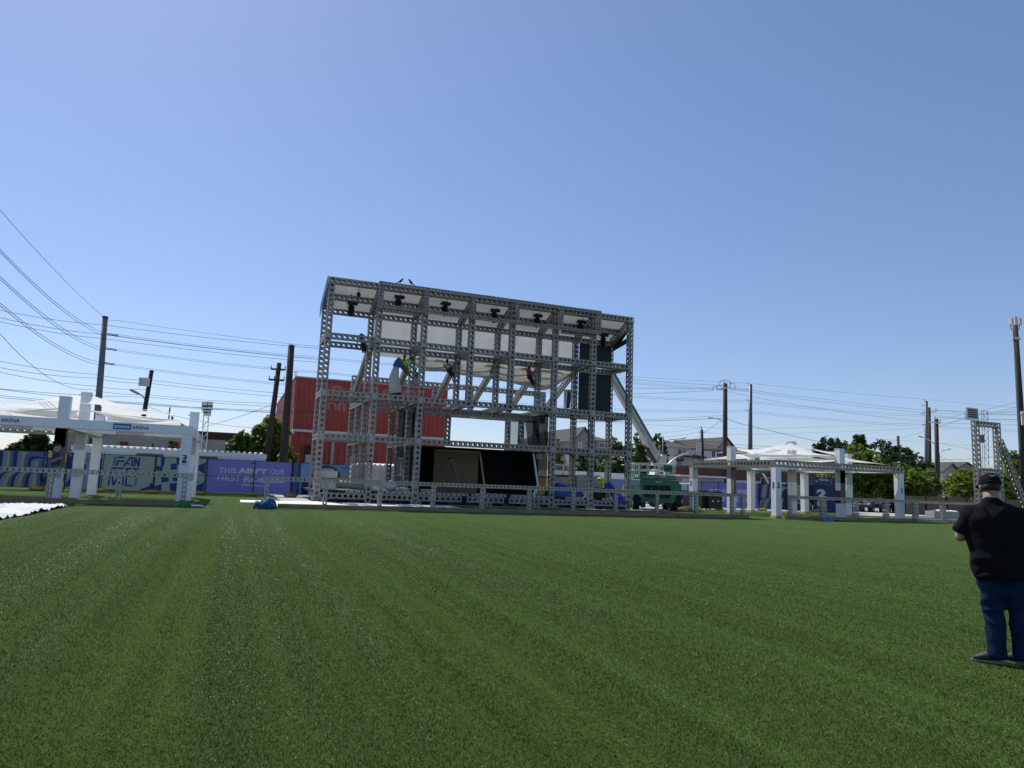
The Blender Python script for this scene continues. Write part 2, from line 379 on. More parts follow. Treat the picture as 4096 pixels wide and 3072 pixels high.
# individual blades of the artificial grass, densest near the camera
import numpy as np
def blades():
    g = np.random.default_rng(5); NB = 760000
    # density per area falls as 1/r**1.6
    r = (1.35**.4 + g.random(NB)*(32.0**.4-1.35**.4))**(1/.4); th = rad(21)+(g.random(NB)-.5)*rad(98)
    x, y = r*np.sin(th), r*np.cos(th)
    wd = .00142*(np.maximum(r, 2.2)/2.2)**.72*(.7+.6*g.random(NB)); h = .013+.014*g.random(NB); h *= np.clip((32.5-r)/22, .12, 1)
    az = g.random(NB)*2*np.pi; lean = .006+.018*g.random(NB)
    band = np.sin(x*1.9+.5*np.sin(x*.7))+.7*np.sin(x*4.7+1)+.5*np.sin(x*9.1+2)                      # pile laid to and fro in strips along Y
    lx = np.cos(az)*lean; ly = np.sin(az)*lean+.010*band
    bx, by = -np.sin(az)*wd, np.cos(az)*wd; q = g.random(NB)*2*np.pi; bx, by = np.cos(q)*wd, np.sin(q)*wd
    z0 = np.zeros(NB)+.001; v = np.empty((NB, 5, 3))
    v[:,0] = np.stack((x-bx, y-by, z0), 1); v[:,1] = np.stack((x+bx, y+by, z0), 1)
    v[:,2] = np.stack((x+bx*.8+lx*.35, y+by*.8+ly*.35, h*.6), 1); v[:,3] = np.stack((x-bx*.8+lx*.35, y-by*.8+ly*.35, h*.6), 1)
    v[:,4] = np.stack((x+lx, y+ly, h*(1-.35*np.minimum(1, lean/.028))), 1)
    i = np.arange(NB)*5; lp = np.stack((i, i+1, i+2, i+3, i+3, i+2, i+4), 1).ravel()
    me = bpy.data.meshes.new('grass_blades'); me.vertices.add(NB*5); me.vertices.foreach_set('co', v.ravel())
    me.loops.add(NB*7); me.loops.foreach_set('vertex_index', lp)
    me.polygons.add(NB*2); st_ = np.stack((np.arange(NB)*7, np.arange(NB)*7+4), 1).ravel(); me.polygons.foreach_set('loop_start', st_)
    me.update(calc_edges=True); me.validate(); me.materials.append(M['blade'])
    o = bpy.data.objects.new('grass_blades', me); COL.objects.link(o); o['kind'] = 'stuff'; o['label'] = 'short green artificial grass blades covering the field near the camera'; o['category'] = 'grass'
leafmat('blade', (.050,.086,.010), (.146,.220,.040), .36)
nb = M['blade'].node_tree; nb.nodes['Principled BSDF'].inputs['Roughness'].default_value = .36; nb.nodes['Principled BSDF'].inputs['Specular IOR Level'].default_value = .11
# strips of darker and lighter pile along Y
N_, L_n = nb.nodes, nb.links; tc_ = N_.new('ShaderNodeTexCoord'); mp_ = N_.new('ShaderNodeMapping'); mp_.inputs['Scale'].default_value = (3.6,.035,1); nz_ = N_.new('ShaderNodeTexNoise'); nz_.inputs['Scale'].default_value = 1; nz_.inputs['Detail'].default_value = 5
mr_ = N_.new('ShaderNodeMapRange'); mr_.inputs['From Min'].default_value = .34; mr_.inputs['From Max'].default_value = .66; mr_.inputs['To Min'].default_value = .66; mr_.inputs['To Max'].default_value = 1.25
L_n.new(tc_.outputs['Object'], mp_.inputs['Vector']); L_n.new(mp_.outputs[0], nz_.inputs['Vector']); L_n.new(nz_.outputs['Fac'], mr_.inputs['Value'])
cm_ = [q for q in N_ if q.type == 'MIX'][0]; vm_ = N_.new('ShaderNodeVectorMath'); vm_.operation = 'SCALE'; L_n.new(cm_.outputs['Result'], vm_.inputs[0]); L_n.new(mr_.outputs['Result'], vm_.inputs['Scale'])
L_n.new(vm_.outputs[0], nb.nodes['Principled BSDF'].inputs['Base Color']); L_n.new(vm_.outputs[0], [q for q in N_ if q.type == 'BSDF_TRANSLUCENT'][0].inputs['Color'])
blades()
# ------------------------------------------------------------------ stage
CX = [4.42,7.24,9.97,12.94,15.62,18.6,21.34,24.08]; RY = [41.0,43.66,46.32,48.98]
L1, L2, L3, LT, LB, LR = 3.63, 6.08, 9.35, 12.57, .36, 11.38
H = .175
st = thing('stage_frame', 'tall grey stage frame of perforated steel box beams, several storeys high', 'stage', (14.25, 41, 0))
def col(i, r, z0, z1): beam(st, (CX[i], RY[r], z0), (CX[i], RY[r], z1), 'column')
for i in range(8):
    col(i, 0, L2-.17 if i in (3,4) else .02, 12.74)
    if i in (3,4): col(i, 1, L2+H, LR-H)
    else: col(i, 1, .02, LR-H)
for i in (1,2,5):
    for r in (2,3): col(i, r, .02, 8.27 if r == 3 else L2+.17)
for i in (3,4): col(i, 3, L2-.17, 8.27)
col(6, 3, L2-.17, 8.27)
beam(st, (13.2,46.1,L1+H), (13.2,46.1,L2-H), 'column')
def bx(r, z, i0, i1, skip=()):
    for i in range(i0, i1):
        if i not in skip: beam(st, (CX[i]+H, RY[r], z), (CX[i+1]-H, RY[r], z))
def by(i, z, r0, r1):
    for r in range(r0, r1): beam(st, (CX[i], RY[r]+H, z), (CX[i], RY[r+1]-H, z))
for z in (LT, L3): bx(0, z, 0, 7)
# level 2 and level 1 front: columns stop at some nodes, so beams run through there
bx(0, L2, 0, 7); bx(0, L1, 0, 2); bx(0, L1, 5, 7)
beam(st, (CX[2]+H, RY[0], L1), (CX[5]-H, RY[0], L1))
bx(0, LB, 0, 7)
bx(1, L3, 0, 7); bx(1, L2, 0, 7, (2,3,4))
beam(st, (CX[2]+H, RY[1], L2-.35), (CX[5]-H, RY[1], L2-.35))
beam(st, (CX[0]-.17, RY[1], LR), (CX[7]+.17, RY[1], LR))
bx(1, L1, 0, 1); bx(1, L1, 5, 7)
bx(2, L2, 1, 2); beam(st, (CX[2]+H, RY[2], L2), (CX[5]-H, RY[2], L2)); bx(3, L2, 1, 2); bx(3, L2, 2, 6)
bx(3, 8.1, 1, 6)
for i in range(8):
    by(i, L3, 0, 1); by(i, L2, 0, 1)
    if i in (0,1,2,5,6,7): by(i, L1, 0, 1)
    if i in (1,2,5): by(i, L2, 1, 3); by(i, L1, 1, 3)
    if i in (0,1,2,5,6,7): by(i, LB, 0, 1)
    # sloping roof rafter
    beam(st, (CX[i], RY[0]+.2, 12.36), (CX[i], RY[1]-.2, LR+.12), 'rafter')
for i in (3,4): beam(st, (CX[i], RY[0]+H, L2), (CX[i], RY[3]-H, L2))
for i in range(7): beam(st, (CX[i]+H, 42.3, 11.95), (CX[i+1]-H, 42.3, 11.95), 'purlin')
for i in range(1, 7): beam(st, (CX[i], RY[1]+.3, L3-.25), (CX[i], RY[3]-.2, 6.75), 'brace')
# box fascia hung in front of the roof, made of thinner beams
FX = [7.1, 9.86, 12.85, 15.68, 18.7, 21.4]
for Y_ in (40.35,):
    for z in (12.63, 11.28): beam(st, (FX[0]-.1, Y_, z), (FX[-1]+.1, Y_, z), 'fascia_beam', .2, .2, .058)
    for x in FX: beam(st, (x, Y_, 11.39), (x, Y_, 12.52), 'fascia_post', .2, .2, .058)
beam(st, (FX[0]+.2, 40.72, 11.16), (FX[1]-.2, 40.72, 11.16), 'fascia_beam', .2, .2, .058); beam(st, (FX[4]+.2, 40.72, 11.16), (FX[5]-.1, 40.72, 11.16), 'fascia_beam', .2, .2, .058)
for x in FX: beam(st, (x+.012, 40.46, 12.60), (x+.012, 40.82, 12.60), 'fascia_tie', .17, .2, .05)
# node plates (bolted rings) where front columns and beams meet
for i in (0,1,2,5,6,7):
    for z in (L2, L3, L1):
        c = V((CX[i], 40.83, z)); MB().tube([c, c+V((0,-.02,0))], [.145,.145], 12).build('node_plate', 'galv2', st)
# deck, its edging strip and feet
mb = MB(); mb.box(4.2, 24.3, 41.18, 48.9, .545, .66); mb.box(4.6, 23.9, 41.19, 41.5, .05, .54); mb.build('deck', 'black', st)
for x0, x1 in ((6.0,7.0),(8.0,9.7),(10.2,13.2),(13.4,15.6),(15.9,18.4),(19.6,20.9),(22.2,23.1)):
    beam(st, (x0, 40.95, .63), (x1, 40.95, .63), 'edge_strip', .15, .31, .05, 'galv2')
x = 5.0
while x < 24:
    MB().box(x, x+.5, 40.9, 41.3, .008, .178).build('foot', 'black', st); x += 1.15
for x in (4.42,9.97,14.3,17.4,18.6,21.2): beam(st, (x-.3, 40.72, .10), (x+.32, 40.72, .10), 'foot_block', .17, .3, .06)
# roof canopy
cv = MB()
def canopy(u, v):
    x = 4.2+u*20.1; y = 40.95+v*2.95; z = 12.80-v*1.15 + .05*math.sin(u*44)*math.sin(v*3.1)
    return (x, y, z)
cv.grid(canopy, 84, 8)
tag(cv.build('roof_canopy', 'canopy', smooth=True), 'pale fabric roof sheet sloping back over the top of the stage frame', 'canopy')
mb = MB(); mb.prism([(4.14,40.8,12.78),(4.14,43.9,11.75),(4.14,43.9,11.0),(4.14,40.84,12.2)], (.03,0,0))
tag(mb.build('side_cover', 'bluecloth'), 'blue cloth wrapped over the left end of the stage roof', 'cloth')
mb = MB(); mb.prism([(24.34,40.9,12.5),(24.34,43.9,11.6),(24.34,43.9,11.1),(24.34,43.0,11.15)], (.03,0,0)); mb.prism([(24.2,41.3,11.15),(24.2,43.6,10.85),(24.2,43.6,11.2),(24.2,41.3,11.5)], (.04,0,0))
tag(mb.build('side_cover', 'navy'), 'dark cloth strip at the right end of the stage roof', 'cloth')
# white back cloth between roof and level three
mb = MB(); mb.grid(lambda u, v: (CX[1]+.1+u*(CX[6]-CX[1]-.1), 43.98+.04*math.sin(u*60)+.03*math.sin(u*23+v*3), 8.95+v*2.5), 120, 10)
tag(mb.build('backdrop_cloth', 'backcloth', smooth=True), 'flat white fabric wall stretched behind the upper stage columns', 'backdrop cloth')
# sagging drape below level three
DPX = [(9.87,9.0),(10.22,8.62),(10.86,8.31),(12.37,8.38),(13.31,8.27),(15.25,8.21),(17.05,8.09),(18.61,7.81),(19.24,7.80),(19.86,7.95),(20.5,8.4),(21.38,9.05)]
def dz(x):
    for (xa, za), (xb, zb) in zip(DPX, DPX[1:]):
        if x <= xb: return za+(zb-za)*max(0, (x-xa)/(xb-xa))
    return DPX[-1][1]
def drape(u, v):
    x = 9.87+u*11.5; z = 9.12+(dz(x)-9.12)*v
    bay = (x-9.87)/2.85; ph = bay-math.floor(bay)          # swags hang between the column ties
    sw = 4*ph*(1-ph); w = v-.16*sw+.05*noise.noise(V((x*.7,0,3)))
    y = 44.05+.55*math.sin(min(1,v)*math.pi)*.8+.17*math.sin(w*15+x*.35)*(.25+v)+.09*math.sin(w*31+x*.8)+.10*noise.noise(V((x*1.3,v*3,0)))
    return (x, y, z-.06*sw*v)
mb = MB(); mb.grid(drape, 120, 48)
tag(mb.build('drape_cloth', 'drape', smooth=True), 'loose off-white drape sagging in folds beneath the fabric wall', 'drape cloth')
# dark panels on the right
for k, (z0, z1, lab) in enumerate(((9.55, 11.15, 'upper black screen panel behind the right stage columns'), (6.35, 9.1, 'lower tall black screen panel behind the right stage columns'))):
    pt = thing('screen_panel', lab, 'screen panel', (22.7, 43.4, z0), 'black screen panels on the stage')
    MB().box(21.55, 23.95, 43.36, 43.44, z0, z1).build('panel', 'blackpanel', pt)
    mb = MB()
    for x in (21.53, 22.75, 23.97): mb.box(x-.03, x+.03, 43.33, 43.355, z0, z1)
    mb.build('trim', 'navy', pt)
    mb = MB(); z = z0+.2
    while z < z1-.1:
        mb.bar((21.5, 43.38, z), (21.2, 43.45, z+.12), .04); z += .36
    mb.build('clips', 'black', pt)
# navy side cloths and scrims on the inner walls
def ywall(x, y0, y1, z0, z1, fold=.05):
    mb = MB(); mb.grid(lambda u, v: (x+fold*math.sin(u*26+v*1.5), y0+u*(y1-y0), z0+v*(z1-z0)), 48, 6); return mb
tag(ywall(CX[2]+.25, 41.2, 48.7, L1+.2, L2-.2).build('side_cloth', 'navy', smooth=True), 'dark navy cloth lining the left inner bay on the upper storey', 'side cloth', 'navy cloths lining the stage bays')
tag(ywall(CX[2]+.25, 41.2, 48.7, .7, L1-.2).build('side_cloth', 'navy', smooth=True), 'dark navy cloth lining the left inner bay at deck level', 'side cloth', 'navy cloths lining the stage bays')
mb = MB(); mb.poly([(CX[5]-.2,41.2,L1+.2),(CX[5]-.2,48.6,L1+.2),(CX[5]-.2,48.6,L2-.2),(CX[5]-.2,41.2,L2-.2)])
sc = thing('mesh_scrim', 'see-through grey mesh cloth hung over the right inner bay, upper storey', 'mesh cloth', (CX[5]-.2, 44, L1+.2))
mb.build('mesh', 'meshlight', sc)
MB().poly([(CX[5]-.22,41.2,L1+.2),(CX[5]-.22,44.4,L1+.2),(CX[5]-.22,45.2,L2-.2),(CX[5]-.22,41.2,L2-.2)]).build('dark_panel', 'mesh', sc)  # darker mesh quad laid over the near end of the scrim
mb = MB(); mb.poly([(CX[5]-.2,41.2,.7),(CX[5]-.2,48.6,.7),(CX[5]-.2,48.6,L1-.2),(CX[5]-.2,41.2,L1-.2)])
tag(mb.build('mesh_scrim', 'meshdark'), 'dark mesh cloth hung over the right inner bay at deck level', 'mesh cloth')
# black stage box
bb = thing('stage_backdrop', 'black cloth box lining the central stage opening', 'backdrop', (14.3, 44, .66))
MB().grid(lambda u, v: (CX[2]+.3+u*(CX[5]-CX[2]-.65), 44.3+.06*math.sin(u*70), .68+v*2.75), 60, 1).build('back_drape', 'blackcloth', bb, True)
MB().box(CX[2]+.3, CX[5]-.3, 41.25, 44.35, 3.36, 3.42).build('ceiling', 'blackcloth', bb)
MB().box(CX[2]+.18, CX[2]+.22, 41.2, 44.4, .68, 3.4).build('side_drape', 'blackcloth', bb)
MB().box(CX[5]-.75, CX[5]-.7, 41.9, 44.4, .68, 3.4).build('side_drape', 'blackcloth', bb)
pl = thing('plywood_board', 'large bare plywood board propped up inside the black stage opening', 'board', (13.2, 43.2, .68))
MB().box(11.6, 14.5, 43.2, 43.24, .68, 3.33).build('sheet', 'plywood', pl)
MB().bar((14.55,43.12,3.3),(14.95,42.9,.75),.09,.09).build('prop', 'timber_new', pl); MB().box(11.6,14.5,43.16,43.197,3.24,3.33).build('batten', 'timber_new', pl)
# step ladder
ld = thing('step_ladder', 'tall aluminium A-frame ladder in front of the plywood board', 'ladder', (12.45, 42.4, .66))
def ladder_leg(x0, x1, y0, y1):
    mb = MB()
    for s in (-1, 1): mb.bar((x0, 42.4+s*.18, 2.75), (x1, 42.4+s*.3+y1, .67), .07, .05)
    for k in range(1, 9):
        t = k/9; x = x0+(x1-x0)*t; z = 2.75-2.08*t; mb.bar((x, 42.2, z), (x, 42.6, z), .05, .04)
    return mb
ladder_leg(12.38, 11.75, 0, 0).build('rail_set', 'oldalu', ld); ladder_leg(12.5, 13.15, 0, 0).build('rail_set', 'oldalu', ld); MB().box(12.32,12.56,42.18,42.62,2.74,2.82).build('cap', 'brown', ld)
b_ = PX(2130,1802,0.001) if 0 else None
mb = MB(); mb.bar(P(2132,1803,41.6), P(2152,1945,41.3), .11, .05); mb.bar(P(2152,1945,41.3), P(2135,1983,41.5), .12, .2)
tag(mb.build('leaning_plank', 'board'), 'pale plank leaning inside the right edge of the black opening', 'plank')
# glass doors under the frame
def door(name, lab, x, y0, y1, z1=2.75):
    d = thing(name, lab, 'door', (x, (y0+y1)/2, .66), 'glass doors under the stage')
    mb = MB(); w = .09
    mb.box(x-.04,x+.04,y0,y0+w,.67,z1); mb.box(x-.04,x+.04,y1-w,y1,.67,z1); mb.box(x-.04,x+.04,y0+w,y1-w,z1-w,z1); mb.box(x-.04,x+.04,y0+w,y1-w,.67,.85); mb.build('frame','alu',d)
    ym = (y0+y1)/2; MB().box(x-.042,x+.042,ym-.05,ym+.05,.86,z1-w-.01).build('mullion','alu',d)
    MB().box(x-.01,x+.01,y0+w,ym-.05,.86,z1-w-.01).build('pane','doorglass',d); MB().box(x-.01,x+.01,ym+.05,y1-w,.86,z1-w-.01).build('pane','doorglass',d)
    mb = MB(); mb.bar((x-.09,y0+.2,1.65),(x-.09,y1-.2,1.65),.05); mb.bar((x+.09,y0+.2,1.65),(x+.09,y1-.2,1.65),.05); mb.build('push_bar','alu',d)
door('glass_door', 'aluminium framed glass door in the left stage bay', CX[1]+.05, 46.5, 48.6)
door('glass_door', 'aluminium framed glass door against the navy cloth', CX[2]+.02, 44.0, 46.1)
def doorx(lab, y, x0, x1, z1=2.9):
    d = thing('glass_door', lab, 'door', ((x0+x1)/2, y, .66), 'glass doors under the stage'); w = .09
    mb = MB(); mb.box(x0,x0+w,y-.04,y+.04,.67,z1); mb.box(x1-w,x1,y-.04,y+.04,.67,z1); mb.box(x0+w,x1-w,y-.04,y+.04,z1-w,z1); mb.box(x0+w,x1-w,y-.04,y+.04,.67,.85); mb.build('frame','alu',d)
    xm = (x0+x1)/2; MB().box(xm-.05,xm+.05,y-.042,y+.042,.86,z1-w-.01).build('mullion','alu',d)
    MB().box(x0+w,xm-.05,y-.01,y+.01,.86,z1-w-.01).build('pane','doorglass',d); MB().box(xm+.05,x1-w,y-.01,y+.01,.86,z1-w-.01).build('pane','doorglass',d)
    mb = MB(); mb.bar((x0+.2,y-.09,1.75),(x1-.2,y-.09,1.75),.06); mb.build('push_bar','alu',d)
doorx('aluminium framed glass door right of the dark mesh cloth', 47.5, 21.6, 23.4)
# electric chain hoists under the roof
def hoist(px, py, Y, lab, hooks=True, s=1.0):
    p = P(px, py, Y); t = local('chain_hoist', lab, 'chain hoist', 'black chain hoists under the stage roof')
    mb = MB(); mb.box(-.26*s,.26*s,-.16,.16,-.09,.07); mb.ball((.2*s,0,.0),(.14,.17,.13),10,6); mb.cyl((-.2*s,-.2,0),(-.2*s,.2,0),.1,None,10); mb.build('motor','black',t)
    mb = MB(); mb.tube([(-.06,0,-.14),(-.06,0,-.2),(-.06,0,-.72),(-.06,0,-.8)],[.12,.17,.16,.1],10); mb.build('chain_bag','blackcloth',t,True)
    mb = MB(); mb.tube([(-.1,0,.06),(-.06,0,.3),(-.1,0,.5)],.02,6); mb.tube([(.03,0,.06),(.0,0,.3),(-.1,0,.5)],.02,6); mb.ball((-.1,0,.5),.06,8,6); mb.build('shackle','steel_dark',t)
    mb = MB(); mb.tube([(.12,0,-.1),(.12,0,-.62)],.014,6); mb.tube([(.12,0,-.62),(.17,0,-.70),(.12,0,-.78),(.06,0,-.73)],.022,6); mb.build('hook','steel_dark',t)
    mb = MB(); mb.tube([(-.2,0,-.4),(-.35,0,-.1),(-.45,.1,.45)],.014,6); mb.build('cable','black',t)
    put(t, p, rnd.uniform(-.4,.4)); return t
for px, py, Y, d in ((1410,1213,42.4,'leftmost bay, nearest the blue roof cover'),(1598,1188,42,'second from the left'),(1784,1214,42,'third from the left'),(1981,1242,42,'middle of the row'),(2152,1262,42,'fifth from the left'),(2325,1286,42,'second from the right'),(2416,1340,42.6,'rightmost, above the black panels')):
    hoist(px, py, Y, 'black chain hoist hanging under the stage roof, '+d)
t = thing('chain_hook', 'bare black chain and hook hanging beside the leftmost hoist', 'hook', P(1435,1190,41.6))
p = P(1436,1138,41.6); q = P(1434,1205,41.6)
MB().tube([p, (p+q)/2, q], .022, 6).build('chain', 'steel_dark', t); MB().ball((p+q)/2+V((0,0,-.1)), (.13,.05,.16), 10, 6).build('block', 'black', t)
# two birds on the top beam
for px, py, lab, s in ((1601,1131,'small dark bird perched on the stage top, upright, further left',1),(1644,1141,'small dark bird perched on the stage top, head down, further right',-1)):
    p = P(px, py, 40.35); p.z = 12.75
    t = local('bird', lab, 'bird', 'birds on the stage roof')
    mb = MB(); mb.tube([(-.22,0,.02),(-.1,0,.08),(-.02,0,.13),(.05,0,.2),(.09,0,.27),(.12,0,.31),(.16,0,.31),(.2,0,.295)],[.02,.035,.07,.075,.05,.05,.03,.006],8); mb.build('body','black',t,True)
    mb = MB(); mb.cyl((.0,-.02,0),(.0,-.02,.1),.008,None,5); mb.cyl((.0,.02,0),(.0,.02,.1),.008,None,5); mb.build('legs','black',t)
    put(t, p, 0 if s > 0 else math.pi)
# bunched cloth held by the hi-vis worker
Yc = 42.6
ht = thing('hanging_cloth', 'bunched blue and white cloth hanging down beside the hi-vis worker', 'cloth', P(1580,1583,Yc))
a = P(1598,1432,Yc); b1 = P(1586,1466,Yc); c1 = P(1576,1510,Yc); d1 = P(1582,1572,Yc); e1 = P(1583,1590,Yc)
MB().tube([a, (a+b1)/2, b1, b1+V((0,0,-.1))], [(.10,.1),(.22,.2),(.24,.2),(.15,.12)], 10).build('blue_top', 'bluecloth', ht, True)
mb = MB(); mb.tube([b1+V((0,0,.05)), (b1+c1)/2, c1, (c1+d1)/2, d1], [(.15,.14),(.24,.2),(.30,.22),(.36,.25),(.42,.28)], 14); mb.build('white_body', 'drape', ht, True)
mb = MB(); mb.tube([d1+V((0,0,.05)), d1+V((.05,0,-.1)), e1+V((.15,0,-.1))], [(.36,.22),(.33,.2),(.12,.08)], 12); mb.build('blue_hem', 'navy', ht, True)
# blue, white and green cloth hanging behind the dark panels
ct = thing('hanging_cloth', 'white, blue and green cloth strip hanging left of the black panels', 'cloth', P(2260,1640,45))
q0, q1, q2, q3 = P(2256,1556,45), P(2284,1560,45), P(2278,1640,45), P(2256,1640,45)
def lerpq(u, v): a = q0.lerp(q1, u); b = q3.lerp(q2, u); p = a.lerp(b, v); p.y += .12*math.sin(u*5)+.1*v; return p
MB().grid(lambda u, v: lerpq(u*.55, v), 10, 10).build('white_side', 'drape', ct, True); MB().grid(lambda u, v: lerpq(.55+u*.45, .12+v*.8), 8, 10).build('blue_side', 'bluetarp', ct, True); MB().grid(lambda u, v: lerpq(.45+u*.55, v*.12), 6, 3).build('green_hem', 'jlg_light', ct, True)
# things lying on the deck and base
def tank(lab, x, y, z, w, d, h):
    t = thing('ballast_tank', lab, 'ballast tank', (x, y, z), 'white ballast tanks on the stage base')
    mb = MB(); mb.box(x-w/2,x+w/2,y-d/2,y+d/2,z,z+h)
    n = 5
    for i in range(n):
        zz = z+h*(i+.3)/n; mb.prism([(x-w/2-.002,y-d/2+.06,zz),(x-w/2-.002,y+d/2-.06,zz),(x-w/2-.002,y+d/2-.06,zz+h/n*.6),(x-w/2-.002,y-d/2+.06,zz+h/n*.6)], (-.07,0,0))
    mb.build('body','tank',t)
    mb = MB(); mb.prism([(x-w*.2,y-d*.2,z+h+.002),(x+w*.35,y-d*.2,z+h+.002),(x+w*.25,y-d*.1,z+h+.13),(x-w*.1,y-d*.1,z+h+.13)], (0,d*.4,0)); mb.cyl((x-w*.3,y,z+h),(x-w*.3,y,z+h+.07),.1,None,10); mb.build('lid','tank',t)
tank('white plastic ballast tank at the left stage corner, lower one', 5.0, 41.95, .67, 1.15, 1.2, .52)
tank('white plastic ballast tank at the left stage corner, stacked on top', 5.0, 41.95, 1.33, 1.1, 1.2, 0.40)
tank('white ribbed ballast tank behind the left stage bay', 7.35, 45.2, .67, .9, 1.0, 1.5)
rl = thing('tarp_roll', 'olive green tarpaulin roll lying on the left stage base', 'tarpaulin', (6.6, 41.2, .66))
p0 = V((5.6,41.45,.92)); mb = MB()
mb.tube([(5.55,41.5,1.0),(6.1,41.35,.98),(6.6,41.2,.93),(7.0,41.1,.87)],[.24,.22,.19,.17],14); mb.build('outer_roll','greentarp',rl,True)
mb = MB(); mb.tube([(6.5,41.2,.95),(7.4,41.0,.83)],[.14,.13],12); mb.build('inner_roll','greentarp',rl,True); mb = MB(); mb.cyl((7.4,41.0,.83),(8.0,40.95,.8),.05,None,8); mb.build('tube','alu',rl)
mb = MB(); mb.ball((8.9,42.6,.98),(.42,.4,.32),14,10); mb.ball((9.25,42.5,.80),(.2,.2,.14),10,8)
for q in mb.v: q += V((0,0,1))*.04*noise.noise(q*5)
tag(mb.build('sack','white',smooth=True),'bulging white sack sitting on the stage deck','sack')
def boards(lab, x0, x1, y, z, n, m_='white'):
    t = thing('board_stack', lab, 'boards', ((x0+x1)/2, y, z))
    for k in range(n): MB().box(x0+rnd.uniform(-.05,.05),x1+rnd.uniform(-.05,.05),y-.3,y+.3,z+k*.055,z+k*.055+.05).build('board',m_,t)
boards('low stack of pale boards on the deck by the navy cloth', 9.2, 10.1, 43.0, .67, 4); boards('small stack of brownish boards at the foot of the black opening', 10.4,11.0,41.6,.67,4,'timber_new')
def tarp(lab, cx, cy, z, rx, ry, rz_, seed):
    mb = MB()
    def fn(u, v):
        a = u*2*math.pi; r = math.sin(v*math.pi/2); q = V((cx+math.cos(a)*rx*r, cy+math.sin(a)*ry*r, 0))
        h = rz_*max(0, math.cos(v*math.pi/2))**.7*(1+.9*noise.noise(V((q.x*1.1+seed, q.y*1.1, 0))))+.09*noise.noise(V((q.x*4, q.y*4, seed)))
        return (q.x, q.y, z+max(0, h)+.01)
    mb.grid(fn, 56, 26)
    return tag(mb.build('tarpaulin', 'bluetarp', smooth=True), lab, 'tarpaulin', 'blue tarpaulins on the right of the stage')
tarp('long crumpled blue tarpaulin heap spread over the deck, right bays', 20.0, 42.0, .67, 1.35, .7, .75, 3)
mb = MB()
def tf(u, v):
    p = V((22.75,41.3,1.55)).lerp(V((23.75,40.85,.25)), u); w = .28+.2*u
    a = (v-.5)*2; return (p.x+a*w, p.y-.2*(1-a*a)+.08*noise.noise(V((u*6, v*6, 1))), p.z+.18*(1-a*a)+.12*noise.noise(V((u*5, v*5, 7))))
mb.grid(tf, 30, 20)
tag(mb.build('tarpaulin','bluetarp',smooth=True),'blue tarpaulin hanging over the stage edge at the right corner column','tarpaulin','blue tarpaulins on the right of the stage')
mb = MB(); mb.box(22.1,22.75,41.5,42.0,.67,1.35); tag(mb.build('equipment_case','black'),'black equipment case on the deck beside the blue tarpaulin','case')
mb = MB(); mb.tube([(22.3,41.7,1.95),(22.55,41.7,1.9),(22.5,41.7,1.6),(22.45,41.7,1.45)],[(.1,.05),(.3,.2),(.18,.12),(.05,.04)],10); tag(mb.build('lime_bag','hivis',smooth=True),'lime green cloth lying over the black equipment case','cloth')
cb = thing('tool_chest','dark red tool chest standing behind the right stage bays','tool chest',(22.6,47.2,0))
MB().box(21.9,23.4,47.0,47.7,.02,2.15).build('body','maroon',cb)
mb = MB()
for k in range(5): mb.box(22.0,22.9,46.96,46.995,.3+k*.36,.55+k*.36)
mb.build('drawers','maroon',cb); MB().box(22.05,22.6,46.93,46.957,1.83,1.95).build('label','white',cb); mb = MB(); mb.box(22.2,22.7,46.93,46.957,1.48,1.53); mb.build('handle','alu',cb)
for k, (x, w) in enumerate(((20.6,.8),(21.35,.7))):
    t = thing('sign_board', ('rounded grey board standing on the right deck, left one','square grey board standing on the right deck, right one')[k], 'board', (x,44.5,.66))
    pts = [(x-w/2,44.5,.67),(x+w/2,44.5,.67),(x+w/2,44.5,1.75),(x+w/2-.2*(1-k),44.5,1.95),(x-w/2,44.5,1.95)]
    MB().prism(pts,(0,.04,0)).build('panel','cladgrey',t); MB().bar((x,44.55,1.5),(x+.1,44.95,.67),.05).build('strut','alu',t)
mb = MB(); pts = [(22.7,44.2,1.2),(24.0,44.2,1.2),(24.0,44.2,2.0),(23.6,44.2,2.2),(23.2,44.2,2.1),(22.9,44.2,2.2),(22.0,44.2,2.15),(22.0,44.2,1.2)]
mb.prism(pts,(0,.05,0)); mb.prism([(22.1,44.2,.67),(22.2,44.2,.67),(22.2,44.2,1.195),(22.1,44.2,1.195)],(0,.05,0)); mb.prism([(23.8,44.2,.67),(23.9,44.2,.67),(23.9,44.2,1.195),(23.8,44.2,1.195)],(0,.05,0))
tag(mb.build('sign_board','cladgrey'),'grey cut-out board with wavy top beside the right corner column','board')
# loose white floor panels left of the stage
mb = MB(); mb.box(.5,5.3,36.9,39.7,.01,.05); mb.box(3.2,4.9,39.71,40.4,.01,.045); mb.box(5.31,11.5,33.2,39.0,.008,.04); mb.box(1.9,5.29,33.2,36.89,.008,.042)
tag(mb.build('floor_panels','board'),'white floor panels laid on the ground in front of the stage','floor panels')
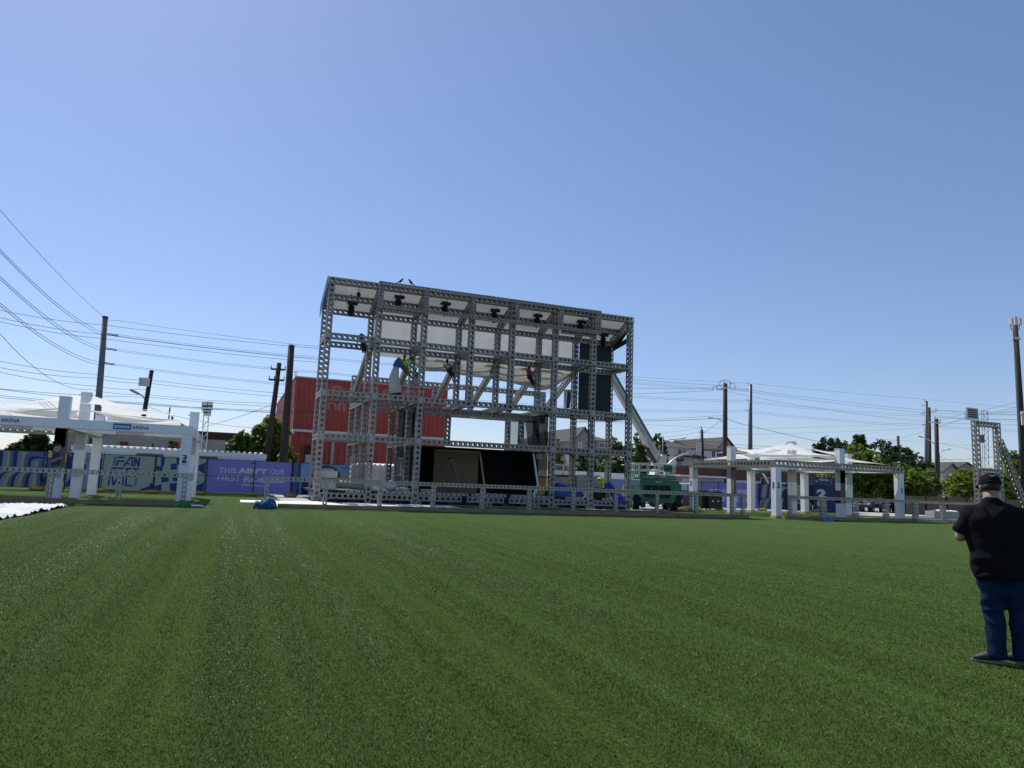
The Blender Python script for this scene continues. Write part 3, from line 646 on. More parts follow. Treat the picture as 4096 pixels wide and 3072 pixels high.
# ------------------------------------------------------------------ kerbs and rails along Y = 32.8
def kerb(x0, x1, lab, x_end_metal=False):
    mb = MB(); mb.box(x0, x1, 32.66, 32.94, .005, .19); return tag(mb.build('timber_kerb', 'timber'), lab, 'timber kerb', 'timber kerbs under the railings')
kerb(-14, -1.95, 'brown timber kerb beam under the left railing, in front of the white pavilion')
kerb(1.95, 26.95, 'long brown timber kerb beam running in front of the whole stage')
kerb(29.45, 46.5, 'brown timber kerb beam under the right railing')
def railing(lab, x0, x1, posts, cat='railing', dbl=()):
    t = thing('railing', lab, cat, ((x0+x1)/2, 32.8, .19), 'perforated steel railings')
    w, p, r = .18, .196, .052
    beam(t, (x0, 32.8, 1.25), (x1, 32.8, 1.25), 'top_rail', w, p, r, 'galv2')
    for x in posts: beam(t, (x, 32.8, .193), (x, 32.8, 1.157), 'post', w, .192, r, 'galv2')
    for x in dbl: beam(t, (x+.19, 32.8, .193), (x+.19, 32.8, 1.157), 'post', w, .192, r, 'galv2')
railing('perforated steel railing in front of the white pavilion on the left', -14, -1.7, [-13.9,-11.45,-9.0,-6.6,-4.2,-1.8])
railing('long perforated steel railing in front of the stage', 1.35, 26.75, [1.45,3.93,6.36,8.86,11.28,13.72,16.13,18.57,21.05,23.54,25.9], dbl=(26.45,))
railing('perforated steel railing in front of the right pavilion', 29.85, 46.4, [29.95,32.3,34.8,37.25,39.7,42.1,44.6], dbl=(32.3,34.8,37.25,39.7,42.1))
beam(thing('bottom_rail','perforated steel rail lying along the ground at the far right','rail',(43,32.5,0)), (39.5,32.5,.10), (46,32.5,.10), 'beam', .16, .196, .05, 'galv2')
# ------------------------------------------------------------------ pavilions
def emblem(t, x, y, z, s=.2, side='f'):
    mb = MB(); ux = V((1,0,0)) if side == 'f' else V((0,1,0)) if side == 'r' else V((0,-1,0))
    o = V((x, y, z)) - ux*s*.5
    text(mb, '2', o+V((0,0,s*.95)), ux, (0,0,1), s, s*.85, .05); text(mb, '6', o, ux, (0,0,1), s, s*.9, .05)
    text(mb, '2026', o+V((0,0,-s*.3)), ux, (0,0,1), s*.9, s*.16, .02)
    return mb.build('emblem', 'p_black', t)
def pavilion(name, lab, XS, YS, metal=(), feet=False):
    t = thing('pavilion', lab, 'pavilion', (XS[1], YS[1], 0), 'white open pavilions beside the stage')
    w = .2
    for i, x in enumerate(XS):
        for j, y in enumerate(YS):
            top = 2.99
            if (i, j) == (1, 1): top = 4.88
            elif i == 1 or j == 1: top = 4.28
            z0 = .17 if feet else .01
            pts = None; mb = MB(); mb.box(x-w, x+w, y-w, y+w, z0, top)
            if top > 4: mb.box(x-w-.012, x+w+.012, y-w-.012, y+w+.012, top-.02, top+.012)
            mb.build('column', 'clad', t)
            if feet: MB().box(x-w-.06, x+w+.06, y-w-.06, y+w+.06, .006, .168).build('foot_block', 'timber_new', t)
    bz0, bz1 = 3.0, 3.36
    def seg(a, b, metal_):
        a, b = V(a), V(b); d = (b-a).normalized()
        if metal_: beam(t, a+V((0,0,3.18)), b+V((0,0,3.18)), 'beam', .412, .31, .105, 'galv')
        else: MB().bar(a+V((0,0,3.18)), b+V((0,0,3.18)), .42, .37).build('beam', 'clad', t)
    x0, x1, x2 = XS; y0, y1, y2 = YS
    seg((x0-.21,y0,0),(x2+.21,y0,0),'front' in metal)
    seg((x0-.21,y2,0),(x2+.21,y2,0),'back' in metal)
    seg((x0,y0+.215,0),(x0,y2-.215,0),'left' in metal); seg((x2,y0+.215,0),(x2,y2-.215,0),'right' in metal)
    seg((x0+.215,y1,0),(x1-.205,y1,0),False); seg((x1+.205,y1,0),(x2-.215,y1,0),False)
    seg((x1,y0+.215,0),(x1,y1-.205,0),False); seg((x1,y1+.205,0),(x1,y2-.215,0),False)
    # grey patches printed on inner cross beams
    for xa in (x0+1.6, x1+1.4):
        MB().poly([(xa,y1-.214,3.0),(xa+1.2,y1-.214,3.0),(xa+1.2,y1-.214,3.36),(xa,y1-.214,3.36)]).build('grey_print', 'cladgrey', t)
    # grey patches on the columns
    for i, x in enumerate(XS):
        for j, y in enumerate(YS):
            if (i+j*2) % 3 == 1 or (i, j) == (1, 1):
                for za, zb in ((2.2,2.98),(.95,1.35)):
                    yy = y-w-.004; mb = MB()
                    mb.poly([(x-w,yy,za),(x+w,yy,za),(x+w,yy,zb),(x-w,yy,zb)])
                    xx = x-w-.004
                    mb.poly([(xx,y+w,za),(xx,y-w,za),(xx,y-w,zb),(xx,y+w,zb)]); mb.build('grey_print', 'cladgrey', t)
    # four tensioned quarter sails, each an upper triangle over a lower four-cornered sheet
    def cur(q): return 4*q*(1-q)
    for sx in (0, 2):
        for sy in (0, 2):
            ex = .28 if sx else -.28; ey = .28 if sy else -.28
            A = V((x1+ex, y1+ey, 4.74)); B = V((XS[sx]-ex, y1+ey*.6, 4.12)); C_ = V((x1+ex*.6, YS[sy]-ey, 4.12)); D = V((XS[sx]-ex*1.3, YS[sy]-ey*1.3, 3.5))
            def up_(u, v, A=A, B=B, C_=C_):
                p = A*(1-u)+(B*(1-v)+C_*v)*u; m_ = (A+B+C_)/3
                p = p.lerp(m_, .20*cur(v)*u**2+.16*cur(u)*(abs(v-.5)*2)**2); p.z -= .16*cur(u)*(1-.4*cur(v))
                return p
            MB().grid(up_, 18, 16).build('sail', 'sail', t, True)
            A2 = V((x1+ex, y1+ey, 4.05)); B2 = B-V((0,0,.3)); C2 = C_-V((0,0,.3))
            def lo_(u, v, A=A2, B=B2, D=D, E=C2):
                p = (A*(1-u)+B*u)*(1-v)+(E*(1-u)+D*u)*v; m_ = (A+B+D+E)/4
                p = p.lerp(m_, .20*(cur(u)*(abs(v-.5)*2)**2+cur(v)*(abs(u-.5)*2)**2)); p.z -= .12*cur(u)*cur(v)
                return p
            MB().grid(lo_, 16, 16).build('sail', 'sail', t, True)
            for p_, q_ in ((B, V((XS[sx]-ex*.7, y1, 4.17))), (C_, V((x1, YS[sy]-ey*.7, 4.17))), (D, V((XS[sx]-ex*.4, YS[sy]-ey*.4, 3.4))), (A, V((x1+ex*.6, y1+ey*.6, 4.78)))): MB().tube([p_, q_], .016, 6).build('tie', 'steel_dark', t)
    return t
LXS, LYS = (-11.4, -6.65, -1.95), (34.0, 38.2, 42.4)
pv = pavilion('pavilion', 'white clad open pavilion with stretched sail roof, on the left of the stage', LXS, LYS, metal=('back',))
Yf = 34.0-.214
mb = MB()
def sgn(px, py, px2, py2): return P(px, py, Yf), P(px2, py2, Yf)
ax = P(452, 1712, Yf).x; bxx = P(524, 1717, Yf).x; z0, z1 = 3.055, 3.30
MB().box(ax, bxx, Yf-.006, Yf+.001, z0, z1).build('logo_board', 'p_logo', pv)
mb = MB(); text(mb, 'aramco', (ax+.05, Yf-.012, z0+.06), (1,0,0), (0,0,1), bxx-ax-.1, .11, .02); mb.build('lettering', 'white', pv)
a2 = P(529, 1710, Yf).x; b2 = P(597, 1714, Yf).x
mb = MB(); text(mb, 'ARENA', (a2, Yf-.006, 3.10), (1,0,0), (0,0,1), b2-a2, .15, .008)
a3 = P(3, 1683, Yf).x; b3 = P(79, 1686, Yf).x; text(mb, 'ARENA', (a3, Yf-.006, 3.10), (1,0,0), (0,0,1), b3-a3, .15, .008); mb.build('lettering', 'p_navy', pv)
emblem(pv, -1.95, 34.0-.207, 1.76, .20)
mb = MB()
for y_ in (36.0, 40.0): text(mb, '26', (-1.732, y_, 3.08), (0,1,0), (0,0,1), .45, .22, .05)
mb.build('emblem', 'p_grey', pv)
# picture wrapped on the tall front column: a player against a dark ground
cx_, cy_ = -6.65, 34.0-.204
mb = MB(); mb.poly([(cx_-.2,cy_,1.05),(cx_+.2,cy_,1.35),(cx_+.2,cy_,2.98),(cx_-.2,cy_,2.98)])
mb.poly([(cx_+.204,34.2,1.4),(cx_+.204,34.2,2.98),(cx_+.204,33.8,2.98),(cx_+.204,33.8,1.35)])
mb.build('picture_ground', 'p_grey', pv)
mb = MB(); y_ = cy_-.004
mb.poly([(cx_-.2,y_,1.45),(cx_+.10,y_,1.5),(cx_+.14,y_,1.78),(cx_+.02,y_,2.02),(cx_-.12,y_,2.06),(cx_-.2,y_,1.95)]); mb.build('picture_shirt', 'p_navy', pv)
mb = MB(); y_ = cy_-.008
mb.poly([(cx_-.15,y_,2.02),(cx_-.02,y_,2.0),(cx_+.06,y_,2.1),(cx_+.09,y_,2.18),(cx_+.06,y_,2.28),(cx_-.08,y_,2.32),(cx_-.16,y_,2.25)])
mb.poly([(cx_-.2,y_,1.56),(cx_+.02,y_,1.68),(cx_+.16,y_,1.74),(cx_+.17,y_,1.84),(cx_+.08,y_,1.82),(cx_-.2,y_,1.66)]); mb.poly([(cx_-.2,y_,1.10),(cx_+.19,y_,1.38),(cx_+.19,y_,1.46),(cx_-.2,y_,1.32)]); mb.build('picture_skin', 'skin', pv)
mb = MB(); y_ = cy_-.012; mb.poly([(cx_-.17,y_,2.2),(cx_-.1,y_,2.25),(cx_+.08,y_,2.27),(cx_+.05,y_,2.36),(cx_-.1,y_,2.38),(cx_-.19,y_,2.3)]); mb.build('picture_hair', 'p_black', pv)
mb = MB(); mb.poly([(-1.95-.2+.404,38.0,1.0),(-1.95+.204,38.4,1.0),(-1.95+.204,38.4,1.75),(-1.95+.204,38.0,1.75)]); mb.build('black_print','p_black',pv)
RXS, RYS = (29.7, 34.6, 39.45), (33.62, 37.66, 41.7)
rp = pavilion('pavilion', 'white open pavilion with bare steel front beam and sail roof, on the right', RXS, RYS, metal=('front','left','back'), feet=True)
emblem(rp, 29.7, 33.62-.207, 1.74, .19); 
for x_, y_ in ((29.7,33.62),(29.7,41.7)): emblem(rp, x_-.207, y_, 1.74, .19, 'l')
emblem(rp, 39.45, 33.62-.207, 1.74, .19)
mb = MB(); yy = 33.62-.204; mb.poly([(34.4,yy,1.35),(34.8,yy,1.0),(34.8,yy,2.98),(34.4,yy,2.98)]); mb.build('dark_print','p_grey',rp)
mb = MB(); xx = 34.6-.204; mb.poly([(xx,33.82,1.0),(xx,33.42,1.0),(xx,33.42,1.75),(xx,33.82,1.75)]); mb.build('maroon_print','maroon',rp)
mb = MB(); xx = 29.7-.204; mb.poly([(xx,37.86,2.25),(xx,37.46,2.25),(xx,37.46,2.98),(xx,37.86,2.98)]); mb.poly([(29.5,37.66-.204,1.3),(29.9,37.66-.204,1.3),(29.9,37.66-.204,2.98),(29.5,37.66-.204,2.98)]); mb.build('dark_print','p_grey',rp)
mb = MB(); mb.poly([(29.5,37.66-.208,1.3),(29.7,37.66-.208,1.4),(29.78,37.66-.208,2.0),(29.66,37.66-.208,2.3),(29.5,37.66-.208,2.1)]); mb.build('yellow_print','p_yellow',rp)
# ------------------------------------------------------------------ banner fences
class Ban:
    def __init__(s, x0, x1, Y0, Y1, z0, z1, lab, base, cat='banner', posts=(0,1), bags=True, name='banner_fence', group='printed banner fences'):
        s.a = V((x0, Y0, 0)); s.b = V((x1, Y1, 0)); s.z0, s.z1 = z0, z1; s.W = (s.b-s.a).length; s.u = (s.b-s.a).normalized(); s.n = V((s.u.y, -s.u.x, 0)); s.k = 0
        s.t = thing(name, lab, cat, (s.a+s.b)/2, group)
        MB().prism([s.pt(0,0), s.pt(1,0), s.pt(1,1), s.pt(0,1)], -s.n*.012).build('sheet', base, s.t)
        mb = MB()
        for q in posts:
            p_ = s.a.lerp(s.b, q) + s.n*.06; mb.cyl(p_+V((0,0,.02)), p_+V((0,0,z1+.06)), .025, None, 8)
        for z in (z1+.02, (z0+z1)/2, z0-.02): mb.cyl(s.a+s.n*.04+V((0,0,z)), s.b+s.n*.04+V((0,0,z)), .012 if z != z1+.02 else .02, None, 6)
        mb.build('fence_frame', 'black', s.t)
    def pt(s, x, z, off=0): return s.a + s.u*(x*s.W) + V((0,0,s.z0+z*(s.z1-s.z0))) + s.n*off
    def polys(s, m_, ps, name='print'):
        s.k += 1; mb = MB()
        for p_ in ps: mb.poly([s.pt(x, z, .003*s.k) for x, z in p_])
        return mb.build(name, m_, s.t)
    def txt(s, m_, items, name='lettering'):
        s.k += 1; mb = MB()
        for (tx, x, z, w, h, bold) in items:
            text(mb, tx, s.pt(x, z, .003*s.k), s.u, (0,0,1), w*s.W, h*(s.z1-s.z0), bold)
        return mb.build(name, m_, s.t)
    def strokes(s, m_, items, name='lettering', asp=None):
        """thick polyline letters; coordinates in banner fractions, width in metres"""
        s.k += 1; mb = MB(); Hh = s.z1-s.z0
        for pts, w in items:
            for (xa, za), (xb, zb) in zip(pts, pts[1:]):
                d = V(((xb-xa)*s.W, (zb-za)*Hh)); 
                if d.length < 1e-6: continue
                d.normalize(); nx, nz_ = -d.y*w/2, d.x*w/2; ex, ez = d.x*w*.3, d.y*w*.3
                mb.poly([s.pt(xa+(nx-ex)/s.W, za+(nz_-ez)/Hh, .003*s.k), s.pt(xb+(nx+ex)/s.W, zb+(nz_+ez)/Hh, .003*s.k), s.pt(xb+(-nx+ex)/s.W, zb+(-nz_+ez)/Hh, .003*s.k), s.pt(xa+(-nx-ex)/s.W, za+(-nz_-ez)/Hh, .003*s.k)])
                s.k += .02
        return mb.build(name, m_, s.t)
def band(fn0, fn1, t0, t1, n=14):
    a = [fn0(t0+(t1-t0)*i/n) for i in range(n+1)]; b_ = [fn1(t0+(t1-t0)*i/n) for i in range(n+1)]; return a+b_[::-1]
STR = ['p_yellow','p_peri','p_navy','p_sky']
def pstripes(B, Y, ox, oy, sc, top, low, yt, ym, yl, yb, bend_from):
    """stripes of the host-city pattern: upright bands (the right ones bend over at the top), arcs sweeping down below.
    top / low: lists of (colour, x at the foot of the band); coordinates measured on an enlargement of the banner"""
    def f(x, y):
        p_ = P(ox+x/sc, oy+y/sc, Y); return (min(1, max(0, (p_.x-B.a.x)/(B.b.x-B.a.x))), min(1, max(0, (p_.z-B.z0)/(B.z1-B.z0))))
    by = {}
    for (c, xa), (_, xb) in zip(top, top[1:]):
        def edge(x):
            k = max(0, (x-bend_from)); pts = []
            for i in range(13):
                t = i/12; y_ = ym+(yt+k*.75-ym)*min(1, t*1.35); xx = x+(ym-y_)*.11
                if k > 0 and t > .5: xx += (k*1.2+40)*((t-.5)/.5)**1.7
                pts.append(f(xx, y_))
            return pts
        by.setdefault(c, []).append(edge(xa)+edge(xb)[::-1])
    for (c, xa), (_, xb) in zip(low, low[1:]):
        def edge2(x):
            W_ = low[-1][1]-low[0][1]; sh = .34*W_*(1-.75*max(0, x-low[0][1])/W_); return [f(x+sh*(i/12)**2.0, yb+(yl-yb)*math.sin(i/12*math.pi/2)**1.0) for i in range(13)]
        by.setdefault(c, []).append(edge2(xa)+edge2(xb)[::-1])
    for c, ps in by.items(): B.polys(c, ps)
FY = 47.6; Z0, Z1 = .16, 2.16
def fx(px, py=1900): return P(px, py, FY).x
def bag(lab, x, y, s=1):
    mb = MB(); mb.ball((x, y, .10*s), (.42*s, .26*s, .13*s), 12, 8)
    for q in mb.v: q += V((0,0,1))*.05*noise.noise(q*4)
    return tag(mb.build('sandbag', 'sandbag', smooth=True), lab, 'sandbag', 'yellow sandbags at the foot of the fences')
b0 = Ban(fx(-160), fx(178), FY, FY, Z0, Z1, 'fence banner with yellow, blue and navy curving stripes, far left', 'p_peri', posts=(0, .97))
Y_, P_, N2, S_ = 'p_yellow', 'p_peri', 'p_navy', 'p_sky'
pstripes(b0, FY, 0, 1660, 4.878, [(Y_,-190),(P_,-120),(N2,-40),(S_,35),(Y_,105),(P_,180),(N2,245),(S_,320),(Y_,395),(P_,460),(N2,535),(S_,600),(Y_,670),(P_,735)], [(N2,-400),(S_,-330),(Y_,-255),(P_,-180),(N2,-110),(S_,-40),(Y_,40),(P_,120),(N2,190),(S_,255),(Y_,325),(P_,405),(N2,470),(S_,545),(Y_,620),(P_,730)], 705, 1010, 1105, 1475, 400)
def bpx(pts): return [((P(x/4.878,1660+y/4.878,FY).x-b0.a.x)/(b0.b.x-b0.a.x), min(1, max(0, (P(x/4.878,1660+y/4.878,FY).z-Z0)/(Z1-Z0)))) for x, y in pts]
b0.polys('p_peri', [bpx([(705,1380),(720,1150),(745,1110),(868,1110),(868,1440),(760,1400)]), bpx([(740,1010),(750,930),(800,880),(868,850),(868,1010)])]); b0.polys('p_navy', [bpx([(775,1290),(790,1160),(830,1115),(868,1112),(868,1330),(800,1320)])]); b0.polys('p_sky', [bpx([(850,1220),(868,1200),(868,1110),(850,1115)])])
b1 = Ban(fx(182), fx(262), FY, FY, Z0, Z1, 'narrow yellow fence banner with rounded blue shapes beside the player column', 'p_yellow')
b1.polys('p_peri', [[(0,.05),(.7,.05),(1,.25),(1,.7),(.5,.88),(0,.85)]]); b1.polys('p_sky', [[(0,.3),(.6,.3),(.6,.55),(0,.5)]])
b2 = Ban(fx(264), fx(402), FY, FY, Z0, Z1, 'bright blue fence banner with angular blue and pale shapes, left pavilion', 'p_sky')
b2.polys('p_royal', [[(0,.5),(.3,.5),(.3,.8),(.0,.95)],[(.05,1),(.5,1),(.2,.75)],[(.75,.05),(1,.05),(1,.9),(.75,.9)],[(0,.05),(.35,.05),(.5,.3),(.2,.45)],[(.35,.48),(.55,.48),(.55,.7),(.35,.7)]]); b2.polys('p_pale', [[(.1,.75),(.6,.84),(.6,.78),(.2,.7)],[(.45,.0),(.65,.0),(.55,.3),(.4,.45)],[(.56,.5),(.70,.5),(.70,.95),(.56,.95)]])
b3 = Ban(fx(408), fx(616), FY, FY, Z0, Z1, 'pale green fence banner with dark blue FAN FESTiVAL lettering', 'p_pale')
b3.txt('p_royal', [('FIFA', .20, .69, .001, .001, 0)]) if 0 else None
s3 = .05
def L_(*p): return list(p)
# FAN / FEST / iVAL in open stencil strokes
w_ = .10
b3.strokes('p_royal', [
 (L_((.28,.94),(.38,.94)), w_), (L_((.27,.83),(.39,.83)), w_), (L_((.275,.83),(.265,.70)), w_),
 (L_((.40,.70),(.50,.94),(.55,.94),(.55,.70)), w_), (L_((.46,.76),(.49,.76)), w_),
 (L_((.60,.70),(.60,.94),(.68,.70),(.68,.94)), w_),
 (L_((.17,.62),(.27,.62)), w_), (L_((.17,.53),(.26,.53)), w_), (L_((.16,.53),(.16,.40)), w_),
 (L_((.30,.62),(.40,.62)), w_), (L_((.30,.51),(.40,.51)), w_), (L_((.30,.40),(.40,.40)), w_), (L_((.30,.51),(.30,.40)), w_),
 (L_((.54,.62),(.46,.62),(.46,.52),(.54,.52),(.54,.41),(.45,.41)), w_),
 (L_((.58,.62),(.69,.62)), w_), (L_((.635,.56),(.635,.40)), w_),
 (L_((.145,.27),(.14,.13)), w_), (L_((.147,.335),(.148,.35)), w_), (L_((.20,.35),(.235,.13),(.31,.35)), w_), (L_((.34,.13),(.37,.35),(.41,.35),(.41,.13)), w_), (L_((.47,.35),(.47,.13),(.58,.13)), w_)])
b3.k += 1; mb = MB(); text(mb, 'FIFA', b3.pt(.25,.70,.02), (0,0,1), -b3.u, .52, .17, .02); text(mb, '2026', b3.pt(.68,.13,.02), (0,0,1), -b3.u, .45, .13, .02); mb.build('lettering', 'p_royal', b3.t)
b3.polys('p_royal', [[(.72,.0),(.98,.0),(1,.12),(.96,.26),(.92,.12),(.8,.06)]])
b4 = Ban(fx(620), fx(822), FY, FY, Z0, Z1, 'pale fence banner with royal blue slanted blocks, beside the white pavilion corner', 'p_pale')
b4.polys('p_royal', [[(.08,1),(.16,1),(.16,.76),(.10,.72)],[(.0,.72),(.14,.75),(.13,.58),(.02,.6)],[(.38,1),(.46,1),(.48,.8),(.41,.78)],[(.28,.8),(.4,.84),(.42,.66),(.3,.62)],[(.48,.92),(.56,.95),(.58,.75),(.5,.72)],[(.10,.5),(.26,.5),(.28,.28),(.14,.24)],[(.0,.12),(.14,.2),(.16,.0),(.02,.0)],[(.34,.48),(.46,.5),(.48,.3),(.36,.3)],[(.30,.22),(.46,.26),(.46,.0),(.33,.0)],[(.55,.5),(.66,.52),(.62,.2),(.56,.2)],[(.78,.76),(.98,.9),(.98,.55),(.88,.62)],[(.76,.4),(.88,.3),(.8,.2)],[(.72,.08),(.98,.3),(.98,.0),(.72,.0)]])
b5 = Ban(fx(826), fx(1166), FY, FY, Z0, Z1, 'purple fence banner with white THIS AIN\'T OUR FIRST RODEO slogan', 'p_purple', posts=(0,.55,1))
b5.txt('p_white', [('THIS', .135, .60, .205, .165, .012), ("AIN'T", .355, .60, .35, .175, .06), ('OUR', .735, .615, .185, .165, .012), ('FIRST', .125, .36, .275, .165, .012), ('RODEO', .43, .345, .50, .185, .06), ('#FIFAFanFestival', .41, .21, .265, .075, .02)])
b5.polys('p_navy', [[(.50,.92),(.545,.92),(.545,.95),(.50,.95)]], 'tag_patch')
b6 = Ban(fx(1170), fx(1400), FY, FY, Z0, Z1, 'fence banner of large blue, brown and orange curves behind the left stage bay', 'p_sky', posts=(0,.1,.55,1))
arc = lambda cx, cz, r0, r1, a0, a1, k=.62: band(lambda t: (cx+k*r0*math.cos(t), cz+r0*math.sin(t)), lambda t: (cx+k*r1*math.cos(t), cz+r1*math.sin(t)), a0, a1)
b6.polys('p_peri', [[(0,0),(.14,0),(.14,1),(0,1)]]); b6.polys('p_royal', [[(.16,0),(1,0),(1,.35),(.5,.5),(.16,.5)]]); b6.polys('p_brown', [arc(.58,.55,0,.42,0,math.pi)]); b6.polys('p_tan', [arc(1.0,.05,0,.62,math.pi/2,math.pi)]); b6.polys('p_sky', [[(.80,1),(1,1),(1,.7)]])
for k, (px, lab) in enumerate(((152,'yellow sandbag under the striped banner on the far left'),(395,'yellow sandbag between the bright blue and the pale green banners'),(610,'yellow sandbag between the two pale banners'),(800,'yellow sandbag left of the purple slogan banner'),(1005,'yellow sandbag under the middle of the purple slogan banner'),(1160,'yellow sandbag under the right end of the purple slogan banner'))):
    bag(lab, fx(px, 1975), FY-.35)
# right-hand fences: from the pavilion rear to the medical tent
q0, q1, q2 = G(2795, 2034), G(2990, 2041), G(3248, 2052)
def rb(pa, pb, lab, base, z1=2.05, **kw):
    a, b_ = V(pa), V(pb); return Ban(a.x, b_.x, a.y, b_.y, .12, z1, lab, base, **kw)
A = V((35.5, 47.2, 0)); Bp = V((40.9, 46.6, 0)); Cp = V((47.6, 46.0, 0)); 
r1 = rb((P(2803,2000,47.2).x,47.2,0), (P(3033,2000,46.6).x,46.6,0), 'purple fence banner with large white FAN FESTIVAL HOUSTON letters, right side', 'p_purple', posts=(0,.3,.52,1))
r1.strokes('p_white', [(L_((.14,0.690),(.20,0.730),(.20,0.630),(.14,0.690)),.06),(L_((.23,0.710),(.32,0.710)),.1),(L_((.22,0.600),(.31,0.600)),.1),(L_((.33,0.590),(.40,0.730),(.41,0.590)),.1),(L_((.44,0.590),(.45,0.730),(.50,0.590),(.50,0.730)),.1),(L_((.53,0.720),(.62,0.720)),.1),(L_((.53,0.650),(.61,0.650)),.1),(L_((.64,0.720),(.72,0.720)),.1),(L_((.64,0.650),(.71,0.650)),.1),(L_((.80,0.720),(.74,0.720),(.74,0.650),(.80,0.650),(.80,0.580),(.74,0.580)),.1),(L_((.83,0.710),(.86,0.580),(.91,0.730)),.1)])
r1.txt('p_white', [('US', .50, .25, .15, .21, .05), ('HO', .20, .25, .22, .21, .05), ('TON', .70, .25, .24, .21, .05)])
r1.polys('p_navy', [[(.55,.90),(.60,.90),(.60,.94),(.55,.94)]], 'tag_patch')
xa, xb = P(3036,2000,46.5).x, P(3246,2000,45.6).x
r2 = Ban(xa, xb, 46.5, 45.6, .12, 2.1, 'fence banner with yellow and blue stripes bending into arcs, behind the right pavilion', 'p_navy', posts=(0,.5,1))
pstripes(r2, 46.2, 2960, 1760, 5.027, [(P_,388),(N2,428),(S_,462),(Y_,495),(S_,527),(P_,545),(N2,568),(S_,598),(Y_,632),(P_,670),(N2,700),(S_,730),(Y_,775),(P_,815)], [(Y_,408),(P_,440),(S_,485),(Y_,520),(P_,552),(N2,585),(S_,612),(Y_,650),(P_,685),(N2,715),(S_,745),(Y_,790),(P_,830)], 895, 1165, 1180, 1442, 700)
r2.polys('p_peri', [arc(1.0,.0,.2,.28,math.pi/2,math.pi,.5), arc(.62,.0,.38,.44,0,math.pi/2,.9)]); r2.polys('p_yellow', [arc(.62,.0,.44,.50,0,math.pi/2,.9), arc(.62,.0,.30,.36,0,math.pi/2,.9), [(.72,.5),(.79,.5),(.79,1),(.72,1)]]); r2.polys('p_sky', [[(.80,.5),(.88,.5),(.88,1),(.80,1)],[(.56,.5),(.71,.5),(.71,.9),(.56,.9)]])
xa, xb = P(3252,2000,45.4).x, P(3358,2000,44.9).x
r3 = Ban(xa, xb, 45.4, 44.9, .08, 2.1, 'navy banner panel with a large white 26 emblem and HOUSTON, right pavilion', 'p_navy', name='banner_fence')
r3.txt('p_white', [('2', .14, .52, .36, .36, .06), ('6', .14, .16, .36, .38, .06)]); r3.txt('p_navy', [('FIFA', .24, .25, .22, .08, .02)]); r3.txt('p_white', [('HOUSTON', .15, .06, .40, .055, .02)])
for px, lab in ((2868,'yellow sandbag at the foot of the purple FAN FESTIVAL fence on the right'),(3043,'yellow sandbag between the purple and the striped banner on the right'),(3250,'yellow sandbag beside the navy 26 banner panel')): bag(lab, P(px,2040,45.6).x, 45.4)
# medical booth sign
md = thing('medical_booth', 'dark booth with blue MEDICAL sign on its roof edge behind the right pavilion', 'booth', P(3300,2052,46.4))
xm0, xm1 = P(3248,1935,46).x, P(3352,1940,46).x
MB().box(xm0, xm1, 45.9, 46.0, 2.15, 2.85).build('sign_board', 'p_navy', md)
mb = MB(); text(mb, 'MEDICAL', (xm0+.62, 45.89, 2.54), (1,0,0), (0,0,1), 1.1, .2, .04); mb.build('lettering', 'p_white', md)
mb = MB(); text(mb, 'MEDICO', (xm0+.62, 45.89, 2.27), (1,0,0), (0,0,1), 1.0, .18, .03); mb.build('lettering', 'p_peri', md)
mb = MB(); c_ = V((xm0+.42, 45.89, 2.5)); mb.poly([c_+V((-.03,0,-.11)),c_+V((.03,0,-.11)),c_+V((.03,0,.11)),c_+V((-.03,0,.11))]); mb.poly([c_+V((-.11,-.002,-.03)),c_+V((.11,-.002,-.03)),c_+V((.11,-.002,.03)),c_+V((-.11,-.002,.03))]); mb.build('cross_mark','p_white',md)
mb = MB()
for a_, b_ in (((.2,2.75),(.2,2.3)),((.2,2.3),(.3,2.22)),((.3,2.22),(1.8,2.22)),((1.8,2.22),(1.9,2.3)),((1.9,2.3),(1.9,2.75))): mb.bar((xm0+a_[0],45.888,a_[1]),(xm0+b_[0],45.888,b_[1]),.025,.008)
mb.build('border_line','p_white',md)
mb = MB(); mb.box(xm0, xm1+1.5, 46.02, 49, .0, 2.3); mb.build('walls', 'black', md)
# bags and sheet on the turf
def heap(lab, p, rx, ry, rz_, m_, seed, extra=None, rz=0):
    t = thing('cloth_bundle', lab, 'bundle', p, 'cloth bundles lying by the kerbs'); mb = MB()
    def fn(u, v):
        a = u*2*math.pi; r = math.sin(v*math.pi/2); x, y = math.cos(a)*rx*r, math.sin(a)*ry*r
        h = rz_*math.cos(v*math.pi/2)**.8*(1+.5*noise.noise(V((x*2.5+seed, y*2.5, 0))))+.07*noise.noise(V((x*6, y*6, seed)))+.04*noise.noise(V((x*14, y*14, seed)))
        return (p.x+x*math.cos(rz)-y*math.sin(rz), p.y+x*math.sin(rz)+y*math.cos(rz), .005+max(0, h))
    mb.grid(fn, 64, 28); mb.build('cloth', m_, t, True)
    if extra: extra(t)
    return t
def white_tail(dx, m_='white'):
    def f(t):
        p = t.location; mb = MB(); mb.tube([p+V((dx*.3,-.1,.06)), p+V((dx*.75,-.18,.07)), p+V((dx,-.15,.03))], [(.12,.05),(.09,.04),(.03,.02)], 8); mb.build('tail', m_, t, True)
    return f
heap('green cloth bundle with white straps at the right end of the left railing', G(742,2028), .40, .26, .22, 'bag_green', 1, white_tail(.75))
heap('large blue and green patterned cloth bundle at the left end of the stage railing', G(1060,2036), .48, .36, .42, 'bag_blue', 5)
heap('light blue and white cloth bundle in front of the right pavilion railing', G(3310,2084), .44, .28, .22, 'bag_mix', 9, white_tail(1.0,'bag_green'))
sh = MB(); pA, pB, pC, pD = G(-140,2025), G(275,2026), G(70,2068), G(-140,2105)
